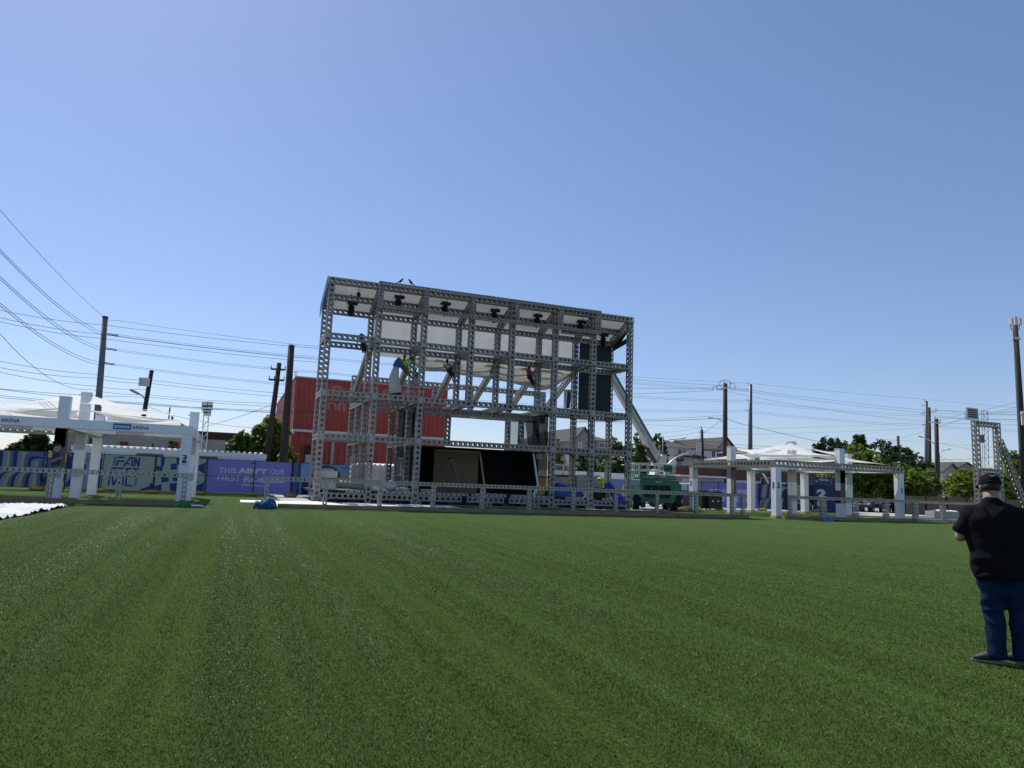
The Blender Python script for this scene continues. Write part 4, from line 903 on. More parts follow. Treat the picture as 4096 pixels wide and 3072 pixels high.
def sheet(u, v):
    a = pA.lerp(pB, u); b_ = pD.lerp(pC, u); p_ = a.lerp(b_, v)
    p_.z = .03+.09*max(0, 1-2.6*abs(noise.noise(V((p_.x*.35+.3*p_.y, p_.y*1.5, 0)))))+.05*noise.noise(V((p_.x*1.1, p_.y*2.2, 4)))+.02*noise.noise(p_*4); p_.z = max(.012, p_.z)
    p_.x += .14*noise.noise(V((p_.y*.9,v*2,2))); p_.y += .16*noise.noise(V((p_.x*.8,u*2,5)))
    return p_
sh.grid(sheet, 120, 70)
tag(sh.build('fabric_sheet', 'sheetcloth', smooth=True), 'crumpled white fabric sheet spread on the grass at the far left', 'fabric sheet')
# ------------------------------------------------------------------ buildings
def window(t, x0, x1, z0, z1, y, frame='white', pane='glass', name='window', d=(0,-1,0)):
    """window in a wall facing -Y at depth y"""
    mb = MB(); f = .07; mb.box(x0-f,x1+f,y-.04,y+.02,z1,z1+f); mb.box(x0-f,x1+f,y-.04,y+.02,z0-f,z0); mb.box(x0-f,x0,y-.04,y+.02,z0,z1); mb.box(x1,x1+f,y-.04,y+.02,z0,z1)
    xm = (x0+x1)/2; mb.box(xm-.025,xm+.025,y-.035,y-.015,z0,z1)
    w_ = mb.build(name, frame, t); MB().poly([(x0,y-.012,z0),(x1,y-.012,z0),(x1,y-.012,z1),(x0,y-.012,z1)]).build('pane', pane, w_)
    return w_
def corr_wall(mb, a, b, z0, z1, step=.3, dep=.03):
    a, b = V(a), V(b); d = b-a; n = max(2, int(d.length/step)); nrm = V((d.y,-d.x,0)).normalized(); pts = []
    for i in range(n):
        for f, o in ((0,0),(.18,1),(.5,1),(.68,0)): pts.append(a+d*((i+f)/n)+nrm*(dep*o))
    pts.append(b)
    for p_, q_ in zip(pts, pts[1:]): mb.poly([p_+V((0,0,z0)), q_+V((0,0,z0)), q_+V((0,0,z1)), p_+V((0,0,z1))])
    return mb
# red metal warehouse
RY0, RY1 = 62.0, 90.0; rx0, rx1 = 4.35, 17.6; rz = 9.5
rbld = thing('warehouse', 'tall red corrugated metal warehouse behind the left of the stage', 'warehouse', (11, 62, 0))
corr_wall(MB(), (rx0,RY0,0), (rx1,RY0,0), 4.95, rz, .40, .07).build('upper_wall', 'redmetal', rbld)
corr_wall(MB(), (rx0,RY0+.06,0), (rx1,RY0+.06,0), 0, 4.95, .55, .07).build('lower_wall', 'redmetal', rbld)
corr_wall(MB(), (rx0,RY1,0), (rx0,RY0+.1,0), 0, rz).build('side_wall', 'redmetal', rbld)
corr_wall(MB(), (rx1,RY0+.1,0), (rx1,RY1,0), 0, rz).build('side_wall', 'redmetal', rbld)
MB().box(rx0-.1,rx1+.1,RY0-.12,RY1,rz,rz+.1).build('roof', 'siding_cream', rbld)
mb = MB(); mb.box(rx0,rx1,RY0-.22,RY0-.02,4.95,5.15); mb.box(rx0,rx0+.2,RY0-.3,RY0-.02,4.75,4.95); mb.build('gutter', 'alu', rbld)
MB().box(rx0+3.3,rx0+3.5,RY0-.12,RY0-.02,.0,4.93).build('downpipe', 'siding_cream', rbld)
MB().box(16.2,17.5,RY0-.045,RY0+.02,.0,4.93).build('orange_panel', 'redorange', rbld)
def arch(px0, py0, px1, py1, kind=0):
    """ghost of a removed sign letter: a faded rounded arch with two legs"""
    a, b_ = P(px0, py0, RY0-.05), P(px1, py1, RY0-.05); w = b_.x-a.x; h = a.z-b_.z; y = RY0-.085; k = w*.30; mb = MB()
    if kind == 1: k = w*.42
    o, i_ = [], []
    for t in range(9):
        an = math.pi-math.pi*t/8; o.append((a.x+w/2+w/2*math.cos(an), y, a.z-w/2*.7+w/2*.7*math.sin(an))); i_.append((a.x+w/2+(w/2-k)*math.cos(an), y, a.z-w/2*.7+(w/2-k)*.7*math.sin(an)))
    for t in range(8): mb.poly([o[t], o[t+1], i_[t+1], i_[t]])
    mb.poly([o[0], i_[0], (i_[0][0], y, b_.z), (o[0][0], y, b_.z)]); mb.poly([i_[8], o[8], (o[8][0], y, b_.z), (i_[8][0], y, b_.z)])
    if kind == 2: mb.poly([i_[0], i_[8], (i_[8][0], y, i_[8][2]-k*.7), (i_[0][0], y, i_[0][2]-k*.7)]); 
    mb.build('faded_letter', 'fadedletter', rbld)
for q in ((1316,1539,1382,1578,2),(1395,1544,1428,1582,1),(1470,1553,1514,1592,0),(1529,1556,1566,1596,2),(1608,1562,1634,1598,1),(1640,1564,1664,1598,0),(1309,1606,1346,1642,0),(1350,1608,1384,1646,1)): arch(*q)
mb = MB(); a, b_ = P(1220,1780,RY0-.1), P(1248,1845,RY0-.1); mb.box(a.x,b_.x,RY0-.35,RY0-.05,0,a.z); wn = mb.build('doorway', 'bldgbrown', rbld)
MB().box(a.x+.08,b_.x-.05,RY0-.38,RY0-.352,.5,P(1220,1818,RY0-.1).z).build('panel','cladgrey',wn)
# white site containers behind the fences
def container(lab, x0, x1, y0, y1, z1, vents=()):
    t = thing('site_container', lab, 'container', ((x0+x1)/2, y0, 0), 'white site containers behind the banner fences')
    mb = MB(); corr_wall(mb, (x0,y0,0),(x1,y0,0),.1,z1-.32,.5,.02); mb.poly([(x1,y0,.1),(x1,y1,.1),(x1,y1,z1-.3),(x1,y0,z1-.3)]); mb.poly([(x0,y1,.1),(x0,y0,.1),(x0,y0,z1-.3),(x0,y1,z1-.3)]); mb.build('walls','cont',t)
    mb = MB(); mb.box(x0-.05,x1+.05,y0-.06,y1,z1-.32,z1-.06)
    x = x0
    while x < x1-.2: mb.tube([(x+.16,y0-.1,z1-.05),(x+.16,y1,z1+.02)],[.10,.10],8); x += .36
    mb.build('roof','white',t)
    for xv in vents: MB().box(xv-.75,xv+.75,y0-.075,y0-.061,z1-.52,z1-.36).build('vent','container_dark',t)
    return t
container('long white site container behind the pale and purple banners, left', -9.2, 2.0, 50.2, 52.8, 2.72, (-4.9, -1.7))
container('white site container seen through the left stage bay', 8.6, 12.2, 51.5, 54, 2.35)
# beige wall with a painted mural, brown building and dark building on the left
bw = thing('mural_wall', 'beige rendered wall with painted red and dark shapes behind the left pavilion', 'wall', (-8, 57, 0))
x0, x1 = P(234,1800,57).x, P(900,1800,57).x; zt = P(400,1735,57).z
MB().box(x0, x1, 57, 57.3, 0, zt).build('wall','wallbeige',bw)
def mural(m_, pts, off, nm): 
    mb = MB(); mb.poly([P(a, b_, 57-off) for a, b_ in pts]); mb.build(nm, m_, bw)
mural('white', [(270,1810),(276,1786),(290,1776),(300,1768),(318,1763),(319,1775),(308,1790),(305,1811)], .01, 'painted_shape')
mural('red', [(274,1806),(279,1786),(292,1776),(300,1770),(314,1766),(316,1770),(303,1786),(296,1790),(300,1806)], .02, 'painted_shape')
mural('bldgdark', [(352,1792),(357,1748),(384,1764),(383,1791)], .01, 'painted_shape'); mural('red', [(412,1795),(413,1782),(424,1789),(432,1797)], .01, 'painted_shape')
for px in (494, 696):
    p_ = P(px, 1795, 56.7); t = thing('red_post_box', 'red box on a post standing against the beige wall, '+('left one' if px < 600 else 'right one'), 'post box', (p_.x, 56.7, 0), 'red boxes on posts by the beige wall')
    za = P(px,1774,56.7).z; MB().cyl((p_.x,56.7,0),(p_.x,56.7,za-.3),.08,None,8).build('post','maroon',t); MB().box(p_.x-.24,p_.x+.24,56.55,56.85,za-.3,za+.12).build('box','maroon',t)
t = thing('building', 'low dark brown building with a concrete block fence, behind the lattice mast', 'building', P(850,1850,66))
a, b_ = P(760,1728,66), P(960,1740,66); MB().box(a.x, b_.x, 66, 74, 0, a.z).build('wall','bldgbrown',t); MB().box(a.x-.1,b_.x+.1,65.9,66.1,a.z,a.z+.12).build('coping','bldgdark',t)
mb = MB(); c_ = P(800,1765,63); d_ = P(960,1770,63); mb.box(c_.x,d_.x,63,63.2,0,c_.z); mb.build('block_fence','siding_grey',t); mb = MB()
for px in (868,925): q = P(px,1765,62.9); mb.box(q.x-.12,q.x+.12,62.85,63.0,0,q.z+.15)
mb.build('fence_post','brown',t)
t = thing('building', 'dark flat-roofed building showing above the left sail roof', 'building', P(670,1850,95)); a, b_ = P(625,1678,95), P(716,1690,95); MB().box(a.x,b_.x,95,105,0,a.z).build('wall','bldgdark',t); mb = MB(); mb.box(a.x+1.5,b_.x-1,96,100,a.z,a.z+.7); mb.cyl((b_.x-1.2,95.5,a.z),(b_.x-1.2,95.5,a.z+1.6),.08); mb.build('roof_unit','black',t)
# houses on the right: walls facing -Y with gable or hip roofs
def house(lab, xl, xr, Y, dep, eave, ridge, wall, roof='shingle', kind='side', wins=(), name='house', ov=.35):
    t = thing(name, lab, 'house', ((xl+xr)/2, Y, 0), 'houses beyond the site')
    mb = MB(); mb.box(xl,xr,Y,Y+dep,0,eave)
    if kind == 'gable':
        xm = (xl+xr)/2; mb.prism([(xl,Y,eave+.002),(xr,Y,eave+.002),(xm,Y,ridge-.05)], (0,dep,0))
    mb.build('wall', wall, t); mb = MB()
    if kind == 'side':
        ym = Y+dep/2; mb.prism([(xl-ov,Y-ov,eave),(xl-ov,Y-ov,eave+.18),(xl-ov,ym,ridge),(xl-ov,Y+dep+ov,eave+.18),(xl-ov,Y+dep+ov,eave)], (xr-xl+2*ov,0,0))
    elif kind == 'gable':
        xm = (xl+xr)/2; mb.prism([(xl-ov,Y-ov,eave-.15),(xm,Y-ov,ridge-.02),(xr+ov,Y-ov,eave-.15),(xr+ov,Y-ov,eave+.05),(xm,Y-ov,ridge+.2),(xl-ov,Y-ov,eave+.05)], (0,dep+2*ov,0))
    else:
        a = [(xl-ov,Y-ov,eave),(xr+ov,Y-ov,eave),(xr+ov,Y+dep+ov,eave),(xl-ov,Y+dep+ov,eave)]; rr = min(dep, xr-xl)/2*.95
        r0, r1 = ((xl+rr, Y+dep/2, ridge), (xr-rr, Y+dep/2, ridge)); mb.add(a+[r0, r1], [(0,1,5,4),(1,2,5),(2,3,4,5),(3,0,4),(3,2,1,0)])
    mb.build('roof', roof, t)
    for (wx0, wx1, wz0, wz1) in wins: window(t, wx0, wx1, wz0, wz1, Y)
    return t
def hpx(lab, pl, pr, y_eave, y_ridge, Y, dep, wall, roof='shingle', kind='side', winpx=(), **kw):
    xl, xr = P(pl, y_eave, Y).x, P(pr, y_eave, Y).x; ev = P((pl+pr)/2, y_eave, Y).z; rd = P((pl+pr)/2, y_ridge, Y+dep/2).z
    ws = [(P(a, c, Y).x, P(b_, c, Y).x, P(a, d_, Y).z, P(a, c, Y).z) for a, c, b_, d_ in winpx]
    return hpx_t(house(lab, xl, xr, Y, dep, ev, rd, wall, roof, kind, ws, **kw))
def hpx_t(t): return t
hpx('white house with dark roof and balcony doors, left of the transformer pole', 2684, 2766, 1791, 1763, 84, 9, 'stucco', 'shingle', 'hip', ((2712,1797,2728,1822),(2728,1797,2742,1822)))
hpx('white house with long dark roof behind the transformer pole', 2768, 2868, 1801, 1768, 92, 8, 'siding_white', 'shingle', 'side', ((2847,1804,2860,1828),))
hpx('white gabled house right of the dark utility pole', 2858, 2950, 1812, 1766, 96, 14, 'siding_white', 'shingle', 'gable')
hpx('house with tan hip roof behind the left of the right pavilion', 2925, 3040, 1815, 1797, 92, 10, 'siding_grey', 'shingle_tan', 'hip', ((2868,1829,2880,1842),(2926,1829,2938,1842)))
hpx('grey hip-roofed house seen through the right stage bays, leftmost', 2200, 2290, 1758, 1728, 95, 12, 'siding_grey', 'shingle', 'hip', ((2212,1765,2228,1782),(2255,1765,2268,1782)))
hpx('grey gabled house seen through the right stage bays, middle', 2298, 2372, 1766, 1724, 90, 10, 'siding_grey', 'shingle', 'gable', ((2316,1772,2324,1790),))
hpx('grey hip-roofed house seen through the right stage bays, rightmost', 2385, 2450, 1764, 1742, 98, 12, 'siding_grey', 'shingle', 'hip', ((2400,1772,2415,1788),))
hpx('cream sided gabled house with one small dark window, behind the trees at far right', 3772, 3838, 1890, 1866, 84, 12, 'siding_cream', 'shingle', 'gable', ((3800,1894,3807,1905),))
hpx('dark roofed house with grey walls beyond the cream house', 3828, 3905, 1876, 1858, 100, 10, 'siding_grey', 'shingle', 'gable', ((3845,1884,3856,1896),))
hpx('pale sided house glimpsed behind the diagonal tower brace', 4010, 4110, 1935, 1905, 75, 10, 'siding_white', 'shingle', 'side', ((4035,1945,4050,1962),))
# long brick building behind the right pavilion
t = thing('brick_building', 'long low red-brown brick building behind the right pavilion', 'building', P(2950,1980,66))
a, b_ = P(2706,1869,66), P(3285,1892,66); MB().box(a.x,b_.x,66,76,0,a.z).build('wall','brick',t); MB().box(a.x-.1,b_.x+.1,65.88,66.1,a.z+.003,a.z+.18).build('coping','bldgdark',t)
c_ = P(2950,1921,66); MB().box(a.x+6,b_.x-1,65.9,65.99,0,c_.z).build('plinth','siding_white',t)
sg = MB().box(P(2904,1877,65.9).x,P(2932,1877,65.9).x,65.82,65.95,P(2904,1887,65.9).z,P(2904,1876,65.9).z).build('sign_board','siding_cream',t)
for px in (3060,3085): q = P(px,1925,65.8); window(t,q.x-.5,q.x+.5,.8,q.z+.35,65.86,'siding_white','black')
t = thing('grey_building', 'low grey and white shed with a flat awning roof behind the golf cart', 'building', P(2790,1960,60)); a, b_ = P(2712,1905,60), P(2896,1913,60); MB().box(a.x,b_.x,60,64,0,a.z).build('wall','siding_grey',t); MB().box(a.x-.2,b_.x+.2,59.4,64,a.z+.003,a.z+.16).build('roof','cont',t)
for px in (2745,2775): q = P(px,1925,59.9); window(t,q.x-.4,q.x+.4,.9,q.z+.2,59.98,'siding_white','cladgrey')
t = thing('grey_building', 'dark two-storey grey house front with pale windows behind the traffic signals', 'building', P(2760,1960,78)); a, b_ = P(2706,1826,78), P(2812,1830,78); MB().box(a.x,b_.x,78,84,0,a.z).build('wall','siding_grey',t); MB().box(a.x-.3,b_.x+.3,77.6,78.0,a.z+.003,a.z+.2).build('coping','shingle',t)
for px in (2736,2757,2778): q = P(px,1842,78); window(t,q.x-.35,q.x+.35,q.z-.55,q.z+.55,77.99,'siding_white','siding_white')
# white trailers seen through the right bays
t = thing('trailer', 'white topped trailer with tan side behind the right stage bays', 'trailer', P(2350,1950,58)); a, b_ = P(2205,1880,58), P(2442,1892,58)
MB().box(a.x,b_.x,58,61,a.z-.55,a.z).build('roof_band','white',t); MB().box(a.x+.05,b_.x,58.02,60.9,.4,a.z-.553).build('tan_side','p_tan',t); MB().box(b_.x-.5+.505,P(2700,1892,58).x,58.01,60.95,.4,a.z-.553).build('blue_side','p_ltblue',t)
MB().box(b_.x+.003,P(2700,1892,58).x,58,61,a.z-.55,a.z-.02).build('roof_band','white',t)
mb = MB()
for k in range(3): x = b_.x+.8+k*1.7; mb.poly([(x,57.995,.5),(x+.35,57.995,.5),(x+1.1,57.995,a.z-.6),(x+.75,57.995,a.z-.6)])
mb.build('orange_stripe','p_tan',t); mb = MB()
for z in (.8,1.25,1.7): mb.box(a.x+.05,b_.x,58.0,58.015,z,z+.02)
mb.build('panel_line','p_brown',t)
for sx in (a.x+3, b_.x-1): MB().wheel((sx,58.1,.38),(0,1,0),.38,.25).build('wheel','rubber',t)
# timber fence, concrete block, parasols at far right
t = thing('timber_fence', 'brown timber board fence with tall posts at the far right', 'fence', P(3720,2078,47))
xa, xb = P(3606,2060,47).x, P(4140,2075,47).x; mb = MB(); x = xa
while x < xb: mb.box(x,x+.30,47,47.03,.02,1.62+rnd.uniform(-.02,.02)); x += .315
mb.build('boards','fencewood',t); x = xa+.4
while x < xb: MB().box(x-.08,x+.08,46.9,46.99,0,1.72).build('post','bldgbrown',t); x += 2.6
pass; MB().box(xa,xb,46.93,46.995,1.30,1.38).build('rail','timber',t)
t = thing('concrete_planter', 'white concrete block planter in front of the timber fence', 'planter', P(3780,2082,40)); xa, xb = P(3738,2075,40).x, P(3838,2080,40).x; MB().box(xa,xb,40,40.8,0,.52).build('block','concrete',t)
mb = MB(); mb.grid(lambda u, v: (xa+.5+u*(xb-xa-.5), 40.1+v*.6, .53+.12*math.sin(v*3.1)*(.6+.6*noise.noise(V((u*6,v*3,1))))), 24, 8); mb.build('cover','board',t,True)
def parasol(lab, px, py, Y, r):
    p_ = P(px, py, Y); t = thing('parasol', lab, 'parasol', (p_.x, Y, 0), 'white parasols behind the timber fence'); mb = MB(); n = 8
    for k in range(n):
        a0, a1 = 2*math.pi*k/n, 2*math.pi*(k+1)/n; e0 = V((p_.x+r*math.cos(a0), Y+r*math.sin(a0), p_.z-.55)); e1 = V((p_.x+r*math.cos(a1), Y+r*math.sin(a1), p_.z-.55))
        mb.poly([p_, e0, e1]); mb.poly([e0, e0-V((0,0,.16)), e1-V((0,0,.16)), e1])
    mb.build('canopy','sail',t); MB().cyl((p_.x,Y,0),p_,.04).build('pole','alu',t)
parasol('white parasol beyond the timber fence, leftmost, under the tree', 3665, 1990, 54, 2.2); parasol('broad white parasol beyond the timber fence, middle', 3812, 1990, 56, 2.8); parasol('white parasol beyond the timber fence, nearest the lighting tower', 3880, 2002, 52, 2.0)
# ------------------------------------------------------------------ lighting tower at the right
lt = thing('lighting_tower', 'perforated steel tower with diagonal brace and flood light at the right edge', 'lighting tower', (44.2, 31.6, 0))
tx0 = P(3900,1690,31.6).x+.0; tx1 = P(3985,1700,31.6).x; tz = P(3905,1684,31.6).z
for x in (tx0, tx1):
    beam(lt, (x,31.6,.02), (x,31.6,tz), 'column')
for z in (tz-.17, 3.35, .2): beam(lt, (tx0+H,31.6,z), (tx1-H,31.6,z))
beam(lt, (tx1+.25,31.65,P(4000,1760,31.6).z), (PX(4120,2085,1).x*0+P(4125,2090,31.6).x,31.65,.25), 'brace')
fl = thing('flood_light', 'square LED flood light on top of the perforated tower', 'flood light', (tx0, 31.4, tz)); a, b_ = P(3866,1629,31.2), P(3914,1678,31.2)
mb = MB(); mb.box(a.x,b_.x,31.2,31.3,b_.z,a.z); mb.build('housing','cont',fl); mb = MB(); w = (b_.x-a.x)
for i in range(4):
    for j in range(4): x = a.x+w*(.12+i*.2); z = b_.z+(a.z-b_.z)*(.12+j*.2); mb.box(x,x+w*.15,31.17,31.197,z,z+(a.z-b_.z)*.14)
mb.build('lamps','steel_dark',fl); mb = MB(); mb.bar((a.x-.05,31.25,(a.z+b_.z)/2),(a.x-.05,31.25,b_.z-.06),.05); mb.bar((b_.x+.05,31.25,(a.z+b_.z)/2),(b_.x+.05,31.25,b_.z-.06),.05); mb.bar((a.x-.05,31.25,b_.z-.06),(b_.x+.05,31.25,b_.z-.06),.05); mb.bar(((a.x+b_.x)/2,31.25,b_.z-.08),((a.x+b_.x)/2+.1,31.5,tz),.08); mb.build('bracket','alu',fl)
# ------------------------------------------------------------------ poles
def pole(name, lab, base_px, top_px, Y, r0, r1, m_, cat='utility pole', n=12):
    a, b_ = P(*base_px, Y), P(*top_px, Y); x = (a.x+b_.x)/2
    dirx = (b_.x-a.x)/max(.1, b_.z-a.z); foot = V((a.x-dirx*a.z, Y, 0)) if abs(dirx) < .12 else V((x, Y, 0))
    t = thing(name, lab, cat, foot); MB().tube([foot, foot.lerp(b_, .5), b_], [r0, (r0+r1)/2, r1], n).build('pole', m_, t, True); t['zt'] = b_.z; return t, b_, foot
def at_pole(px, py, Y): return P(px, py, Y)
def armlamp(t, p0, p1, p2, Y):
    mb = MB(); mb.tube([p0, (p0+p1)/2+V((0,0,.12)), p1, p2], .05, 8); mb.build('lamp_arm','alu',t); mb = MB(); d = (p2-p1).normalized(); mb.tube([p2-d*.2, p2, p2+d*.6, p2+d*.75], [.05,.13,.15,.04], 10, flat=.5); mb.build('lamp_head','cladgrey',t,True)
def insulators(t, ps, m_='insul'):
    for p_, q_ in ps: MB().tube([p_, q_], .035, 8).build('insulator', m_, t)
pt1, tp1, ft1 = pole('concrete_pole', 'thick tapering grey concrete transmission pole behind the left pavilion', (385,1720), (421,1272), 60, .27, .185, 'grey_pole', n=16)
MB().cyl(tp1, tp1+V((0,0,.12)), .21, None, 16).build('cap', 'steel_dark', pt1)
ins = []
for py in (1333, 1391, 1449):
    for dy in (0, 5): ins.append((P(430-(py-1333)*.13, py+dy, 59.6), P(474-(py-1333)*.13, py+dy+6, 59.4)))
insulators(pt1, ins)
pt2, tp2, ft2 = pole('utility_pole', 'dark timber utility pole with box and street lamp, left of the lattice mast', (578,1645), (607,1481), 64, .2, .16, 'wood_pole')
q = P(582,1530,63.8); MB().box(q.x-.45,q.x+.3,63.5,63.9,q.z-.3,q.z+.35).build('transformer_box','cont',pt2); armlamp(pt2, P(583,1605,64), P(560,1578,63.9), P(552,1574,63.8), 64); insulators(pt2, [(P(583,1552,63.8),P(588,1552,63.8)),(P(581,1560,63.8),P(587,1560,63.8)),(P(580,1570,63.8),P(586,1570,63.8))], 'black')
pt3, tp3, ft3 = pole('utility_pole', 'timber utility pole with crossarm in front of the red warehouse corner, left one', (1068,1830), (1117,1452), 56, .24, .17, 'wood_pole')
mb = MB(); a = P(1076,1518,55.8); b_ = P(1136,1522,55.8); mb.bar(a, b_, .12, .14); mb.build('crossarm','wood_pole',pt3); mb = MB(); a2 = P(1084,1476,55.8); b2 = P(1140,1480,55.8); mb.bar(a2, b2, .10, .12); mb.build('crossarm','wood_pole',pt3)
insulators(pt3, [(p_, p_+V((0,0,.28))) for p_ in (a, a.lerp(b_,.35), b_, a2, b2)])
pt4, tp4, ft4 = pole('utility_pole', 'tall dark timber utility pole in front of the red warehouse, nearest the stage', (1134,1840), (1166,1380), 53, .30, .22, 'wood_pole')
insulators(pt4, [(P(1166,1384,52.8),P(1180,1380,52.8)),(P(1176,1490,52.8),P(1190,1488,52.8)),(P(1176,1500,52.8),P(1190,1498,52.8))])
pt5, tp5, ft5 = pole('utility_pole', 'dark timber utility pole with crossarm and street lamp, right of the boom lift', (2900,1870), (2901,1534), 62, .29, .22, 'wood_pole')
mb = MB(); a = P(2868,1558,61.7); b_ = P(2920,1549,61.7); mb.bar(a, b_, .14, .14); mb.build('crossarm','alu',pt5); insulators(pt5, [(P(2897,1533,61.8),P(2896,1520,61.8)),(a,a+V((0,0,.5))),(b_,b_+V((0,0,.5))),(P(2878,1541,61.8),P(2894,1541,61.8)),(P(2880,1556,61.8),P(2895,1562,61.8)),(P(2920,1552,61.8),P(2940,1558,61.8))])
armlamp(pt5, P(2893,1690,61.9), P(2868,1675,61.7), P(2852,1673,61.6), 62)
mb = MB(); mb.tube([P(2876,1540,61.7),P(2884,1522,61.7),P(2900,1519,61.7),P(2920,1526,61.7),P(2926,1540,61.7)],.025,6); mb.tube([P(2850,1562,61.7),P(2852,1548,61.7),P(2876,1544,61.7),P(2890,1552,61.7)],.025,6); mb.tube([P(2924,1535,61.7),P(2936,1532,61.7),P(2941,1545,61.7),P(2940,1556,61.7)],.025,6); mb.build('jumper_cables','wire',pt5)
pt6, tp6, ft6 = pole('steel_pole', 'slim grey steel transmission pole left of the right pavilion peak', (3001,1830), (3002,1537), 76, .34, .22, 'steel_pole')
insulators(pt6, [(P(2997,1560,75.8),P(2984,1557,75.8)),(P(2996,1602,75.8),P(2983,1599,75.8)),(P(2996,1643,75.8),P(2983,1640,75.8)),(P(2998,1541,75.8),P(2988,1530,75.8))])
pt7, tp7, ft7 = pole('utility_pole', 'short timber pole carrying a grey transformer, beside the traffic signals', (2811,1840), (2807,1718), 70, .20, .16, 'wood_pole')
q = P(2796,1790,69.8); MB().cyl(q-V((0,0,.65)), q+V((0,0,.55)), .30, None, 14).build('transformer','alu',pt7); MB().cyl(P(2806,1716,70),P(2806,1706,70),.05).build('insulator_pin','insul',pt7); insulators(pt7,[(P(2794,1727,69.8),P(2800,1730,69.8)),(P(2812,1731,69.8),P(2820,1728,69.8)),(P(2800,1752,69.8),P(2801,1762,69.8)),(P(2817,1752,69.8),P(2818,1760,69.8))])
pt7b, _, _ = pole('street_lamp', 'grey street lamp pole behind the white boom', (2653,1850), (2652,1748), 68, .10, .08, 'steel_pole', 'street lamp'); armlamp(pt7b, P(2652,1768,68), P(2705,1758,67.6), P(2722,1755,67.5), 68)
pt8, _, _ = pole('steel_pole', 'tall pale steel pole, leftmost of the three poles right of the pavilion', (3706,1880), (3705,1604), 78, .30, .22, 'steel_pole'); insulators(pt8,[(P(3701,1624,77.8),P(3685,1622,77.8)),(P(3701,1661,77.8),P(3686,1660,77.8)),(P(3701,1699,77.8),P(3686,1697,77.8)),(P(3704,1608,77.8),P(3690,1596,77.8)),(P(3699,1653,77.8),P(3680,1655,77.8))])
pt9, _, _ = pole('utility_pole', 'dark timber pole, middle of the three poles right of the pavilion', (3720,1885), (3716,1630), 70, .24, .19, 'wood_pole'); mb = MB(); a = P(3722,1649,69.8); b_ = P(3744,1645,69.8); mb.bar(a,b_,.12); mb.build('crossarm','alu',pt9); insulators(pt9,[(b_,b_+V((0,0,.45))),(P(3697,1645,69.8),P(3697,1655,69.8))])
pt10, _, _ = pole('utility_pole', 'dark timber pole with street lamp, rightmost of the three poles right of the pavilion', (3750,1920), (3745,1675), 60, .26, .22, 'wood_pole'); mb = MB(); a = P(3718,1688,59.8); b_ = P(3761,1694,59.8); mb.bar(a,b_,.12); mb.build('crossarm','alu',pt10); insulators(pt10,[(P(3740,1675,59.9),P(3740,1664,59.9)),(b_,b_+V((0,0,.5)))]); armlamp(pt10, P(3742,1780,60), P(3700,1753,59.6), P(3688,1749,59.5), 60)
pt11, _, _ = pole('street_lamp', 'street lamp leaning right behind the three poles', (3758,1870), (3757,1815), 66, .08, .07, 'steel_pole', 'street lamp'); armlamp(pt11, P(3757,1812,66), P(3772,1803,65.8), P(3785,1800,65.7), 66)
pt12, _, _ = pole('utility_pole', 'short pale pole rising out of the tree crowns beyond the right pavilion', (3595,1830), (3592,1744), 82, .22, .2, 'wood_pole')
# antenna pole at the right edge
pa, tpa, fta = pole('antenna_pole', 'dark timber pole with white antenna panels on top at the right edge', (4103,2000), (4061,1300), 42, .34, .20, 'wood_pole', 'antenna pole')
for k, (px, w) in enumerate(((4043,.30),(4059,.42),(4076,.32))):
    q = P(px, 1283-(3 if k == 1 else 0), 41.6+.1*k); h = .46 if k != 1 else .52; mb = MB(); mb.box(q.x-w*.42,q.x+w*.42,q.y-.15,q.y+.15,q.z-h*.9,q.z+h*.55); mb.build('antenna_panel','cont',pa)
mb = MB(); mb.tube([P(4040,1298,41.5),P(4046,1318,41.5),P(4056,1326,41.6)],.03,6); mb.tube([P(4078,1298,41.6),P(4076,1318,41.6),P(4068,1322,41.7)],.03,6); mb.tube([P(4054,1330,41.6),P(4060,1400,41.6),P(4066,1470,41.6),P(4074,1640,41.6),P(4082,1800,41.6)],.05,6); mb.build('cables','steel_pole',pa)
MB().cyl(P(4063,1357,42)-V((0,.02,.06)),P(4063,1357,42)+V((0,-.02,.12)),.36,None,12).build('band','alu',pa); MB().tube([P(4086,1660,41.5),P(4090,1646,41.5),P(4094,1700,41.5)],[.12,.16,.16],8).build('conduit','cont',pa); q = P(4070,1830,41.4); MB().box(q.x-1.2,q.x+.4,41.2,41.6,q.z-.15,q.z+.1).build('arm_box','black',pa)
# lattice mast with speakers
lm = thing('lattice_mast', 'slender lattice mast with clustered pale speakers on top, right of the left pavilion', 'mast', P(817,1840,54)); a, b_ = P(815,1830,54), P(827,1640,54); a.z = 0
mb = MB(); hw = .16
for sx in (-1,1):
    for sy in (-1,1): mb.bar(a+V((sx*hw,sy*hw,0)), b_+V((sx*hw,sy*hw,0)), .05)
z = 0; k = 0
while z < b_.z-.5:
    f0, f1 = z/b_.z, (z+.45)/b_.z; pa_, pb_ = a.lerp(b_, f0), a.lerp(b_, f1); s = 1 if k % 2 else -1
    mb.bar(pa_+V((s*hw,-hw,0)), pb_+V((-s*hw,-hw,0)), .03); mb.bar(pa_+V((s*hw,hw,0)), pb_+V((-s*hw,hw,0)), .03); z += .45; k += 1
mb.build('lattice','alu',lm)
for px, py, s in ((819,1618,.30),(840,1618,.30),(818,1632,.28),(839,1632,.28),(820,1645,.22),(836,1645,.22),(822,1655,.2),(836,1656,.2)):
    q = P(px, py, 53.8); MB().box(q.x-s*.62,q.x+s*.62,53.6,54.1,q.z-s*.6,q.z+s*.6).build('speaker','cont',lm)
